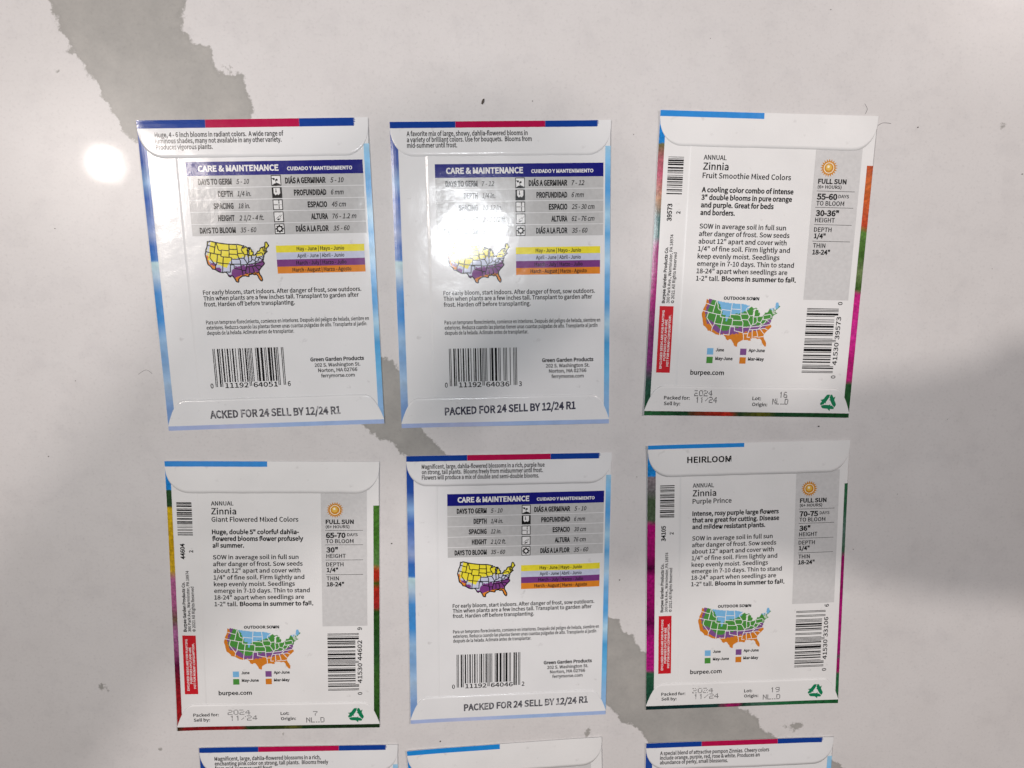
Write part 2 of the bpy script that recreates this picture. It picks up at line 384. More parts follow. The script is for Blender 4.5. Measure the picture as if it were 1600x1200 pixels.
class Packet:
    """a flat paper envelope; (u, v) run 0..100 across and down its back, as measured"""
    def __init__(self, key, kind, label):
        self.key, self.kind = key, kind
        self.W, self.H = (W_F, H_F) if kind == 'f' else (W_B, H_B)
        x, y, a = POSE[key]
        self.root = bpy.data.objects.new('seed_packet', None)
        self.root.location = (x, y, 0)
        self.root.rotation_euler = (0, 0, a)
        self.root.empty_display_size = 0.02
        self.root['label'] = label
        self.root['category'] = 'seed packet'
        self.root['group'] = 'seed packets laid face down on the counter'
        COL.objects.link(self.root)
        c, s = math.cos(a), math.sin(a)
        w, h = self.W / 2, self.H / 2
        rect = [(-w, h), (w, h), (w, -h), (-w, -h)]
        if key in PIX:
            self.q = []
            for p in PIX[key]:
                gx, gy = ground(*p)
                gx -= x; gy -= y
                self.q.append((gx * c + gy * s, -gx * s + gy * c))
        else:
            self.q = rect
        self.seed = sum(map(ord, key)) * 7.3
        rc = random.Random(key)
        self.lifts = [rc.random() * 1.2 for _ in range(4)]
        self.wave = {'P1': 0.5, 'P2': 1.1}.get(key, 1.0)
        self.seam = {'P1': 15.4, 'P2': 16.0, 'P5': 14.9, 'P3': 14.7, 'P4': 14.8, 'P6': 16.2}.get(key, 15.2)
        self.fl_v = {'P1': 11.7, 'P2': 10.8, 'P5': 10.8, 'P3': 11.0, 'P4': 11.15, 'P6': 11.4}.get(key, 11.0)

    def xy(self, u, v):
        u /= 100; v /= 100
        a, b, c, d = self.q
        return tuple((a[k] * (1 - u) + b[k] * u) * (1 - v) + (d[k] * (1 - u) + c[k] * u) * v for k in (0, 1))

    def curl(self, u, v):
        """corners that lift a little from the counter"""
        t = 0.0
        for k, (a, b) in enumerate(((0, 0), (100, 0), (100, 100), (0, 100))):
            d = math.hypot((u - a) * 0.8, v - b) / 16.0
            t += self.lifts[k] * max(0.0, 1 - d) ** 2
        return t

    def z0(self, u, v):
        eu = u / 100 * self.W * 1000 / 2.6 if u < 50 else (100 - u) / 100 * self.W * 1000 / 8.0
        ev = min(v, 100 - v) / 100 * self.H * 1000
        eu, ev = max(eu, 0), max(ev, 0)
        dome = (1 - math.exp(-eu)) * (1 - math.exp(-ev / 8.0))
        p = Vector((u / 100 * self.W * 38, v / 100 * self.H * 38, self.seed))
        wav = noise.noise(p) * 0.00026 + noise.noise(p * 2.7) * 0.00010
        return 0.00050 + dome * (0.00058 + wav * self.wave) + 0.00035 * self.curl(u, v)

    def z(self, u, v):
        return self.z0(u, v) + (0.00003 if u > self.seam and self.fl_v * 0.5 < v < 96 else 0)

    def fl_edge(self, u):
        """lower edge of the top flap at u"""
        R, V = 10.5, self.fl_v
        e = min(u, 100 - u)
        if e >= R: return V
        t = 1 - e / R
        return V - (V - 2.3) * (1 - math.sqrt(max(0, 1 - t * t))) if e > 0 else 2.3

    def bf_edge(self, u):
        V = 89.6
        e = min(u, 100 - u)
        if e >= 8.5: return V
        t = 1 - e / 8.5
        return V + (98.3 - V) * (t ** 2.2)

    def zt(self, u, v):
        """top flap"""
        t = max(0, min(1, v / self.fl_v))
        return self.z0(u, v) + 0.00010 + 0.00008 * t ** 2

    def zbf(self, u, v):
        t = max(0, min(1, (98.4 - v) / 8.8))
        return self.z0(u, v) + 0.00010 + 0.00008 * t ** 2


def link(name, me, mat, parent, label=None, kind=None):
    o = bpy.data.objects.new(name, me)
    if mat is not None:
        me.materials.append(mat)
    o.parent = parent
    if label: o['label'] = label
    if kind: o['kind'] = kind
    COL.objects.link(o)
    return o


class PB:
    """collects faces given in (u, v) on a packet, lifted onto its paper"""
    def __init__(self, pk, zf=None, lift=0.00004):
        self.pk, self.zf, self.lift = pk, zf or pk.z, lift
        self.V, self.F, self.UV, self.MI = [], [], [], []

    def pt(self, u, v, dz=0.0):
        x, y = self.pk.xy(u, v)
        self.V.append((x, y, self.zf(u, v) + self.lift + dz)); self.UV.append((u / 100, v / 100))
        return len(self.V) - 1

    def poly(self, pts, mi=0):
        # keep faces pointing up: v runs down, so clockwise in (u, v down) is counter-clockwise seen from above
        a = sum(p[0] * q[1] - q[0] * p[1] for p, q in zip(pts, pts[1:] + pts[:1]))
        if a > 0: pts = pts[::-1]
        self.F.append([self.pt(*p) for p in pts]); self.MI.append(mi)

    def rect(self, u0, v0, u1, v1, step=3.0, mi=0):
        nx, ny = max(1, int(math.ceil((u1 - u0) / step))), max(1, int(math.ceil((v1 - v0) / step)))
        g = [[self.pt(u0 + (u1 - u0) * i / nx, v0 + (v1 - v0) * j / ny) for i in range(nx + 1)] for j in range(ny + 1)]
        for j in range(ny):
            for i in range(nx):
                self.F.append([g[j + 1][i], g[j + 1][i + 1], g[j][i + 1], g[j][i]]); self.MI.append(mi)

    def quad(self, a, b, c, d, mi=0, step=2.5):
        L = lambda p, q, t: (p[0] + (q[0] - p[0]) * t, p[1] + (q[1] - p[1]) * t)
        n = max(1, int(math.hypot(b[0] - a[0], b[1] - a[1]) / step)); m = max(1, int(math.hypot(d[0] - a[0], d[1] - a[1]) / step))
        for i in range(n):
            for j in range(m):
                p = [L(L(a, b, x / n), L(d, c, x / n), y / m) for x, y in ((i, j), (i + 1, j), (i + 1, j + 1), (i, j + 1))]
                self.poly(p, mi)

    def seg(self, p, q, w, mi=0):
        """line of width w (in u units) between two (u, v) points"""
        k = self.pk.W / self.pk.H
        dx, dy = q[0] - p[0], (q[1] - p[1]) / k
        l = math.hypot(dx, dy) or 1e-9
        nx, ny = -dy / l * w / 2, dx / l * w / 2 * k
        self.quad((p[0] + nx, p[1] + ny), (q[0] + nx, q[1] + ny), (q[0] - nx, q[1] - ny), (p[0] - nx, p[1] - ny), mi)

    def disc(self, u, v, r, n=20, r2=None, mi=0, teeth=False):
        k = self.pk.W / self.pk.H
        pts = []
        for i in range(n):
            a = 2 * math.pi * i / n
            rr = r if (r2 is None or i % 2 == 0) else r2
            pts.append((u + rr * math.cos(a), v + rr * math.sin(a) * k))
        if r2 is None:
            self.poly(pts, mi)
        else:
            for i in range(n):
                self.poly([(u, v), pts[i], pts[(i + 1) % n]], mi)

    def text(self, s, u0, u1, v, cap, bold=0.0, shear=0.0, vert=False, align=None, mi=0):
        """one line of lettering. Horizontal: from u0 to u1 on baseline v. vert: reads upward from v=u0 to v=u1 on the baseline u=v.
        align 'r' keeps natural width ending at u1"""
        V, F, cw = glyphs(s, bold, shear)
        xs = [p[0] for p in V]
        x0, x1 = min(xs), max(xs)
        b = len(self.V)
        pk = self.pk
        if not vert:
            if u1 is None: u1 = u0 + cap / CAPH * (x1 - x0) * pk.H / pk.W * 0.95
            if u0 is None: u0 = u1 - cap / CAPH * (x1 - x0) * pk.H / pk.W * 0.95
        for x, y in V:
            t = (x - x0) / (x1 - x0)
            if not vert:
                self.pt(u0 + (u1 - u0) * t, v - y / CAPH * cap)
            else:
                self.pt(v - y / CAPH * cap, u0 + (u1 - u0) * t)
        for f in F:
            self.F.append([b + i for i in f]); self.MI.append(mi)

    def build(self, name, mat, parent, label=None, uv=False, mats=None, kind=None):
        me = bpy.data.meshes.new(name)
        me.from_pydata(self.V, [], self.F)
        if uv:
            l = me.uv_layers.new(name='print')
            for lp in me.loops:
                l.data[lp.index].uv = self.UV[lp.vertex_index]
        if mats:
            for m in mats: me.materials.append(m)
            me.polygons.foreach_set('material_index', self.MI)
            mat = None
        me.update()
        return link(name, me, mat, parent, label, kind)


_gc = {}
FONT = None
try:        # the sans-serif that ships with Blender itself; the built-in font otherwise
    FONT = bpy.data.fonts.load(bpy.utils.system_resource('DATAFILES') + '/fonts/Noto Sans CJK Regular.woff2')
except Exception:
    FONT = None


def glyphs(s, bold, shear):
    key = (s, bold, shear)
    if key not in _gc:
        c = bpy.data.curves.new('t', 'FONT')
        c.body = s
        if FONT: c.font = FONT
        c.size = 1.0
        c.offset = (bold + 0.020) * FSCALE
        c.shear = shear
        c.resolution_u = 2
        c.fill_mode = 'FRONT'
        o = bpy.data.objects.new('t', c)
        me = bpy.data.meshes.new_from_object(o)
        V = [(v.co.x, v.co.y) for v in me.vertices]
        F = []
        for p in me.polygons:
            ix = list(p.vertices)
            if p.normal.z < 0: ix = ix[::-1]
            F.append(ix)
        bpy.data.objects.remove(o); bpy.data.curves.remove(c); bpy.data.meshes.remove(me)
        _gc[key] = (V, F, 0)
    return _gc[key]


CAPH, FSCALE = 1.0, 0.0
CAPH = max(p[1] for p in glyphs('H', 0.0, 0.0)[0])
_gc.clear()
FSCALE = CAPH / 0.7


def make_envelope(pk, mat):
    """closed thin body: domed back, folded edges, flat underside, with the glued seam as a real step"""
    us = sorted(set([0, 0.4, 1, 2, 3.2] + [4 + i * 1.6 for i in range(58)] + [96.8, 98, 99, 99.6, 100] + [pk.seam - 0.03, pk.seam + 0.03]))
    vs = sorted(set([0, 0.3, 0.8, 1.6, 2.4] + [3.2 + i * 1.2 for i in range(79)] + [97.6, 98.4, 99.2, 99.7, 100]))
    us = [u for u in us if u <= 100]; vs = [v for v in vs if v <= 100]
    V, F = [], []
    idx = {}
    for j, v in enumerate(vs):
        for i, u in enumerate(us):
            x, y = pk.xy(u, v)
            idx[i, j] = len(V); V.append((x, y, pk.z(u, v)))
    nu, nv = len(us), len(vs)
    for j in range(nv - 1):
        for i in range(nu - 1):
            F.append((idx[i, j + 1], idx[i + 1, j + 1], idx[i + 1, j], idx[i, j]))
    ring = [(i, 0) for i in range(nu)] + [(nu - 1, j) for j in range(1, nv)] + [(i, nv - 1) for i in range(nu - 2, -1, -1)] + [(0, j) for j in range(nv - 2, 0, -1)]
    lo = []
    for (i, j) in ring:
        x, y = pk.xy(50 + (us[i] - 50) * 0.978, 50 + (vs[j] - 50) * 0.984)
        lo.append(len(V)); V.append((x, y, 0.00002))
    n = len(ring)
    for k in range(n):
        a, b = ring[k], ring[(k + 1) % n]
        F.append((idx[a], idx[b], lo[(k + 1) % n], lo[k]))
    F.append(lo)
    me = bpy.data.meshes.new('envelope')
    me.from_pydata(V, [], F)
    me.update()
    sm = np.ones(len(F), bool); sm[(nu - 1) * (nv - 1):] = False
    me.polygons.foreach_set('use_smooth', sm)
    return link('envelope', me, mat, pk.root)


def flap_mesh(pk, top, mat):
    zf = pk.zt if top else pk.zbf
    us = sorted(set([0, 0.25, 0.6, 1.0, 1.6, 2.4, 3.4, 4.6, 6, 7.6, 9.2, 11] + [11 + i * 2.6 for i in range(31)] + [89, 90.8, 92.4, 94, 95.4, 96.6, 97.6, 98.4, 99, 99.4, 99.75, 100]))
    rows = 10
    V, F = [], []
    g = []
    rnd = random.Random(pk.seed + top)
    for u in us:
        e = pk.fl_edge(u) if top else pk.bf_edge(u)
        e += noise.noise(Vector((u * 0.13, pk.seed, 3.0 if top else 9.0))) * 0.12
        col = []
        for j in range(rows + 1):
            t = j / rows
            v = t * e if top else 98.5 + (e - 98.5) * t
            x, y = pk.xy(u, v)
            col.append(len(V)); V.append((x, y, zf(u, v)))
        x, y = pk.xy(u, e)
        col.append(len(V)); V.append((x, y, pk.z(u, e) + 0.00001))
        g.append(col)
    for i in range(len(us) - 1):
        for j in range(rows + 1):
            q = [g[i][j + 1], g[i + 1][j + 1], g[i + 1][j], g[i][j]]
            if not top: q = q[::-1]
            F.append(q)
    me = bpy.data.meshes.new('top_flap' if top else 'bottom_flap')
    me.from_pydata(V, [], F)
    me.update()
    sm = np.array([(k % (rows + 1)) != rows for k in range(len(F))])
    me.polygons.foreach_set('use_smooth', sm)
    return link('top_flap' if top else 'bottom_flap', me, mat, pk.root)


# ------------------------------------------------------------------ barcodes
LC = ['0001101', '0011001', '0010011', '0111101', '0100011', '0110001', '0101111', '0111011', '0110111', '0001011']


def upc(d):
    bits, guard = '', []
    seq = [('101', 1)] + [(LC[int(c)], i == 0) for i, c in enumerate(d[:6])] + [('01010', 1)] + \
          [(''.join('10'[int(b)] for b in LC[int(c)]), i == 5) for i, c in enumerate(d[6:])] + [('101', 1)]
    for s, gflag in seq:
        bits += s; guard += [bool(gflag)] * len(s)
    bars = []
    i = 0
    while i < len(bits):
        if bits[i] == '1':
            j = i
            while j < len(bits) and bits[j] == '1' and guard[j] == guard[i]: j += 1
            bars.append((i / 95, j / 95, guard[i])); i = j
        else: i += 1
    return bars


def code128ish(s):
    r = random.Random(s)
    bars, x = [], 0
    while x < 66:
        w = r.choice((1, 1, 2, 2, 3)); bars.append((x, x + w)); x += w + r.choice((1, 1, 1, 2, 3))
    return [(a / x, b / x) for a, b in bars]


# ------------------------------------------------------------------ the little sowing maps
OUT = [(-124.7, 48.4), (-123.0, 48.2), (-122.8, 49), (-117, 49), (-110, 49), (-104, 49), (-95.15, 49), (-94.6, 48.7), (-93, 48.6), (-91.5, 48.1), (-89.6, 48.0), (-92.1, 46.75), (-90.4, 46.6), (-88.4, 47.4),
       (-87.4, 46.5), (-84.8, 46.5), (-84.1, 46.0), (-85.5, 46.1), (-87, 45.7), (-87.9, 44.7), (-87.0, 45.2), (-87.8, 43.0), (-87.6, 41.7), (-86.8, 41.8), (-86.3, 43.0), (-86.2, 44.7), (-85.1, 45.7),
       (-83.5, 45.3), (-83.4, 44.3), (-83.9, 43.7), (-82.9, 44.05), (-82.4, 43.0), (-83.1, 42.1), (-83.4, 41.7), (-81.7, 41.5), (-79.8, 42.3), (-78.9, 42.9), (-79.05, 43.3), (-76.8, 43.3), (-76.2, 43.9),
       (-75.0, 45.0), (-71.5, 45.0), (-71.0, 45.3), (-70.3, 45.9), (-70.0, 46.7), (-69.2, 47.45), (-68.3, 47.35), (-67.8, 47.1), (-67.8, 45.7), (-67.0, 44.85), (-68.5, 44.3), (-70.2, 43.6), (-70.8, 42.8),
       (-71.0, 42.3), (-70.6, 41.95), (-70.0, 41.75), (-70.7, 41.55), (-71.4, 41.45), (-72.9, 41.25), (-73.7, 40.95), (-72.0, 41.05), (-73.9, 40.55), (-74.1, 39.7), (-74.9, 38.95), (-75.5, 39.5),
       (-75.1, 38.5), (-75.9, 37.2), (-76.3, 38.5), (-76.3, 37.0), (-75.9, 36.6), (-75.5, 35.25), (-76.5, 34.7), (-77.9, 33.9), (-79.2, 33.2), (-80.9, 32.0), (-81.4, 30.7), (-81.0, 29.2), (-80.5, 28.3),
       (-80.05, 26.8), (-80.4, 25.2), (-81.1, 25.15), (-81.8, 26.1), (-82.6, 27.5), (-82.7, 28.7), (-83.7, 29.9), (-85.2, 29.7), (-86.2, 30.4), (-88.0, 30.3), (-89.4, 30.3), (-89.2, 29.1), (-90.5, 29.2),
       (-91.8, 29.6), (-93.8, 29.7), (-95.0, 29.2), (-96.8, 28.2), (-97.3, 27.3), (-97.2, 25.95), (-98.2, 26.05), (-99.2, 26.5), (-99.5, 27.5), (-100.4, 28.6), (-101.4, 29.77), (-102.4, 29.8),
       (-103.1, 28.98), (-104.5, 29.6), (-105.0, 30.7), (-106.5, 31.75), (-108.2, 31.78), (-108.2, 31.33), (-111.07, 31.33), (-114.8, 32.5), (-117.1, 32.53), (-117.3, 33.1), (-118.4, 33.75), (-119.2, 34.15),
       (-120.6, 34.55), (-121.9, 36.6), (-122.5, 37.7), (-123.8, 39.3), (-124.35, 40.4), (-124.2, 42), (-124.5, 42.85), (-124.0, 45), (-124.1, 46.25)]
LINES = [[(-124, 46.2), (-119, 45.95), (-117, 46)], [(-117, 49), (-117, 42)], [(-124.2, 42), (-117, 42), (-111, 42)], [(-116, 49), (-116, 48), (-114.5, 46.6), (-114.3, 45.5), (-113, 44.5), (-111, 44.5)],
         [(-111, 45), (-104, 45), (-104, 41), (-111, 41), (-111, 45)], [(-114, 42), (-114, 37)], [(-109, 41), (-109, 31.3)], [(-120, 42), (-120, 39), (-114.6, 35), (-114, 36.1), (-114, 37)],
         [(-114, 37), (-103, 37), (-94.6, 37)], [(-102, 41), (-102, 37)], [(-114.6, 35), (-114.5, 32.7)], [(-103, 37), (-103, 32), (-106.6, 32)], [(-104, 49), (-104, 45)], [(-104, 45.95), (-96.5, 45.95)],
         [(-104, 43), (-98.5, 43), (-96.5, 42.5)], [(-102, 40), (-95.3, 40)], [(-104, 41), (-102, 41)], [(-97.2, 49), (-96.6, 46), (-96.5, 42.5), (-95.8, 40.6), (-94.6, 39.1), (-94.6, 36.5), (-94.4, 33.6), (-94.04, 33)],
         [(-96.5, 43.5), (-91.2, 43.5)], [(-92, 46.7), (-92.8, 45.5), (-91.2, 43.5), (-90.2, 41.8), (-91.4, 40.4), (-90.2, 38.8), (-89.2, 37), (-89.6, 36), (-90.2, 35), (-91.1, 33), (-91.6, 31), (-89.7, 31)],
         [(-95.8, 40.6), (-91.4, 40.4)], [(-94.6, 36.5), (-89.6, 36.5)], [(-103, 36.5), (-100, 36.5), (-100, 34.5), (-94.4, 33.6)], [(-94.04, 33), (-91.1, 33)], [(-94.04, 33), (-93.7, 31), (-93.8, 29.7)],
         [(-90.6, 42.5), (-87.8, 42.5)], [(-87.5, 41.7), (-87.5, 39), (-88, 37.8)], [(-89.2, 37), (-88, 37.8), (-86, 38), (-84.8, 39.1), (-82.6, 38.4), (-80.6, 40.6)], [(-84.8, 39.1), (-84.8, 41.7)],
         [(-87, 41.75), (-83.4, 41.7)], [(-80.5, 42), (-80.5, 39.7)], [(-79.8, 42), (-75.3, 42), (-74.7, 41.35), (-75.1, 40)], [(-80.5, 39.7), (-75.7, 39.7)],
         [(-82.6, 38.4), (-81.9, 37.5), (-80.3, 37.5), (-78.3, 39.4), (-77, 38.3)], [(-89.4, 36.5), (-81.7, 36.6), (-75.9, 36.55)], [(-90.2, 35), (-83.1, 35), (-81, 35.1), (-79.7, 34.8), (-78.5, 33.9)],
         [(-81.7, 36.6), (-84.3, 35)], [(-88.2, 35), (-88.4, 30.3)], [(-85.6, 35), (-85, 32.3), (-85, 31)], [(-87.6, 31), (-85, 31), (-84.8, 30.7), (-81.5, 30.7)], [(-83.1, 35), (-81, 32.1)],
         [(-82, 37.5), (-83.6, 36.6)], [(-73.3, 45), (-73.4, 42.7)], [(-73.4, 42.7), (-70.8, 42.8)], [(-73.5, 42.05), (-71.4, 42.0)], [(-71.5, 45), (-72.5, 42.7)], [(-71, 45.3), (-70.7, 43.1)]]


def albers(lon, lat):
    r = math.radians
    n = (math.sin(r(29.5)) + math.sin(r(45.5))) / 2
    c = math.cos(r(29.5)) ** 2 + 2 * n * math.sin(r(29.5))
    rho = math.sqrt(c - 2 * n * math.sin(r(lat))) / n
    rho0 = math.sqrt(c - 2 * n * math.sin(r(37.5))) / n
    th = n * r(lon + 96)
    return rho * math.sin(th), rho0 - rho * math.cos(th)


def densify(pts, close=False):
    out = []
    q = pts + ([pts[0]] if close else [])
    for a, b in zip(q, q[1:]):
        n = max(1, int(abs(a[0] - b[0]) / 2.5))
        for k in range(n):
            out.append((a[0] + (b[0] - a[0]) * k / n, a[1] + (b[1] - a[1]) * k / n))
    if not close: out.append(q[-1])
    return out


def interp(x, tab):
    if x <= tab[0][0]: return tab[0][1]
    for (a, b), (c, d) in zip(tab, tab[1:]):
        if x <= c: return b + (d - b) * (x - a) / (c - a)
    return tab[-1][1]


def zone_b(lon, lat):
    n = noise.noise(Vector((lon * 0.7, lat * 0.9, 1.0))) * 1.1 + noise.noise(Vector((lon * 1.9, lat * 2.1, 5.0))) * 0.5
    la = lat + n
    lo = lon + n * 0.8
    if lat > 42 and lo < -122.6: return 3
    if lat <= 42 and lo < -118.6 - (lat - 35) * 0.55: return 3
    if lon < -114.5 and lat < 36 + n: return 3
    if lat > 38 and lo < -120.6: return 2
    if la < interp(lon, [(-115, 34.2), (-111, 32.6), (-107, 31.9), (-103, 32.3), (-97, 33.4), (-92, 34.2), (-85, 34.3), (-80, 35.2), (-76, 37)]): return 3
    if la < interp(lon, [(-116, 38), (-112, 36.2), (-109, 34.4), (-105, 34.0), (-102, 36.2), (-95, 36.6), (-88, 36.8), (-81, 37.2), (-78, 38.6), (-75, 40)]): return 2
    if la > interp(lon, [(-117, 49.5), (-114.5, 48), (-112, 45.6), (-110, 43.2), (-107.2, 41.4), (-106.6, 39.2), (-105.8, 39.3), (-105, 42.4), (-100, 43.6), (-96, 44.2), (-91, 45.6), (-89, 49), (-76, 49), (-74.5, 44), (-71, 43.8), (-67, 45.2)]): return 0
    return 1


def zone_f(lon, lat):
    n = noise.noise(Vector((lon * 0.6, lat * 0.8, 11.0))) * 1.0 + noise.noise(Vector((lon * 1.7, lat * 1.9, 15.0))) * 0.5
    la, lo = lat + n, lon + n
    if lat > 40 and lo < -121.5: return 1 if n > -0.2 else 0
    if lat <= 40 and lo < -119.5 - (lat - 35) * 0.5: return 3 if n < 0.25 else 2
    if lon < -114.5 and lat < 36 + n: return 3 if lat < 34.6 + n else 2
    if lon < -110 and la < 34: return 2
    if la > interp(lon, [(-120, 37.5), (-114, 36.6), (-110, 35.2), (-106, 34.4), (-103.5, 38), (-102, 39.8), (-97, 40.6), (-90, 41.4), (-82, 40.9), (-75, 40.2)]): return 0
    if la > interp(lon, [(-112, 33), (-108, 31), (-102.5, 30.5), (-101.5, 33.6), (-99, 35.3), (-94, 36), (-88, 36.4), (-82, 36.3), (-79, 37), (-75, 38.5)]): return 1
    if la > interp(lon, [(-106, 28), (-100, 28.4), (-97, 29.6), (-93, 30.6), (-88, 31.0), (-82, 31.2), (-80, 32.6), (-76, 34.5)]): return 2
    return 3


_mapc = {}


def map_cells(zone, key):
    if key in _mapc: return _mapc[key]
    A = [albers(*p) for p in densify(OUT, True)]
    ax = np.array(A)
    x0, y0 = ax.min(0); x1, y1 = ax.max(0)
    nx, ny = 150, 92
    # lon/lat of each cell centre by Newton-free inverse
    r = math.radians
    n = (math.sin(r(29.5)) + math.sin(r(45.5))) / 2
    c = math.cos(r(29.5)) ** 2 + 2 * n * math.sin(r(29.5))
    rho0 = math.sqrt(c - 2 * n * math.sin(r(37.5))) / n
    rows = []
    for j in range(ny):
        y = y0 + (j + 0.5) / ny * (y1 - y0)
        xs = []
        for a, b in zip(A, A[1:] + A[:1]):
            if (a[1] > y) != (b[1] > y):
                xs.append(a[0] + (b[0] - a[0]) * (y - a[1]) / (b[1] - a[1]))
        xs.sort()
        for xa, xb in zip(xs[::2], xs[1::2]):
            cur, start = None, xa
            x = xa
            while True:
                xm = min(x + (x1 - x0) / nx / 2, xb)
                rho = math.hypot(xm, rho0 - y)
                lat = math.degrees(math.asin((c - (rho * n) ** 2) / (2 * n)))
                lon = math.degrees(math.atan2(xm, rho0 - y) / n) - 96
                zc = zone(lon, lat)
                if zc != cur:
                    if cur is not None: rows.append((start, x, j, cur))
                    cur, start = zc, x
                x += (x1 - x0) / nx
                if x >= xb:
                    rows.append((start, xb, j, cur)); break
    res = [((a - x0) / (x1 - x0), (b - x0) / (x1 - x0), j / ny, (j + 1) / ny, k) for a, b, j, k in rows]
    lines = [[((x - x0) / (x1 - x0), (y - y0) / (y1 - y0)) for x, y in (albers(*p) for p in densify(l))] for l in LINES]
    outl = [((x - x0) / (x1 - x0), (y - y0) / (y1 - y0)) for x, y in A]
    _mapc[key] = (res, lines, outl)
    return _mapc[key]


def planting_map(pk, zone, key, u0, v0, u1, v1, mats, lmat, lw, outline):
    cells, lines, outl = map_cells(zone, key)
    P = lambda x, y: (u0 + (u1 - u0) * x, v1 + (v0 - v1) * y)
    b = PB(pk)
    for xa, xb, ya, yb, k in cells:
        b.quad(P(xa, ya), P(xb, ya), P(xb, yb), P(xa, yb), k)
    mo = b.build('planting_map', None, pk.root, mats=mats)
    b = PB(pk, lift=0.00007)
    for l in lines:
        for p, q in zip(l, l[1:]): b.seg(P(*p), P(*q), lw)
    if outline:
        for p, q in zip(outl, outl[1:] + outl[:1]): b.seg(P(*p), P(*q), lw * 1.25)
    b.build('state_lines', lmat, mo)
    return mo


# ------------------------------------------------------------------ blue-edged packets
def row_icon(pk, k, v0, v1, parent):
    o = lambda x, y: (56.05 + 4.4 * x, v0 + (v1 - v0) * y)
    b = PB(pk, lift=0.00007)
    b.rect(56.05, v0, 60.45, v1)
    ic = b.build('icon_box', K, parent)
    b = PB(pk, lift=0.00009)
    b.quad(o(.08, .08), o(.92, .08), o(.92, .92), o(.08, .92))
    b.build('icon_ground', WH if k != 1 else K, parent)
    b = PB(pk, lift=0.00011)
    if k == 0:
        b.poly([o(.08, .92), o(.3, .78), o(.55, .72), o(.8, .80), o(.92, .92)])
        b.seg(o(.5, .72), o(.42, .42), .25); b.disc(*o(.28, .36), .5, 10); b.disc(*o(.56, .44), .5, 10); b.seg(o(.1, .3), o(.3, .36), .4)
    elif k == 1:
        b.quad(o(.18, .06), o(.82, .06), o(.82, .55), o(.18, .55)); b.poly([o(.18, .55), o(.82, .55), o(.66, .72), o(.5, .64), o(.34, .74)])
    elif k == 2:
        for y in (.15, .32, .62, .80): b.disc(*o(.62, y), .3, 8)
        b.seg(o(.1, .5), o(.5, .5), .3); b.seg(o(.62, .12), o(.62, .9), .14); b.seg(o(.5, .5), o(.9, .5), .14)
    elif k == 3:
        for (x, y, dx, dy) in ((.3, .62, .2, -.2), (.5, .5, .22, -.24), (.68, .62, .2, -.2), (.45, .74, .25, -.05), (.7, .45, .16, -.2)):
            b.poly([o(x - dx * .7, y - dy * .7), o(x + dy * .5, y + dx * .35), o(x + dx, y + dy), o(x - dy * .4, y - dx * .35)])
    else:
        b.disc(*o(.5, .5), 2.0, 16, 1.35)
        b.disc(*o(.5, .5), 1.4, 14)
    b.build('icon_symbol', K if k != 1 else WH, parent)
    if k == 4:
        b = PB(pk, lift=0.00013); b.disc(*o(.5, .5), .8, 14); b.build('icon_centre', WH, parent)
    if k == 1:
        b = PB(pk, lift=0.00013); b.seg(o(.42, .12), o(.42, .42), .3); b.poly([o(.32, .38), o(.52, .38), o(.42, .52)]); b.build('icon_arrow', K, parent)


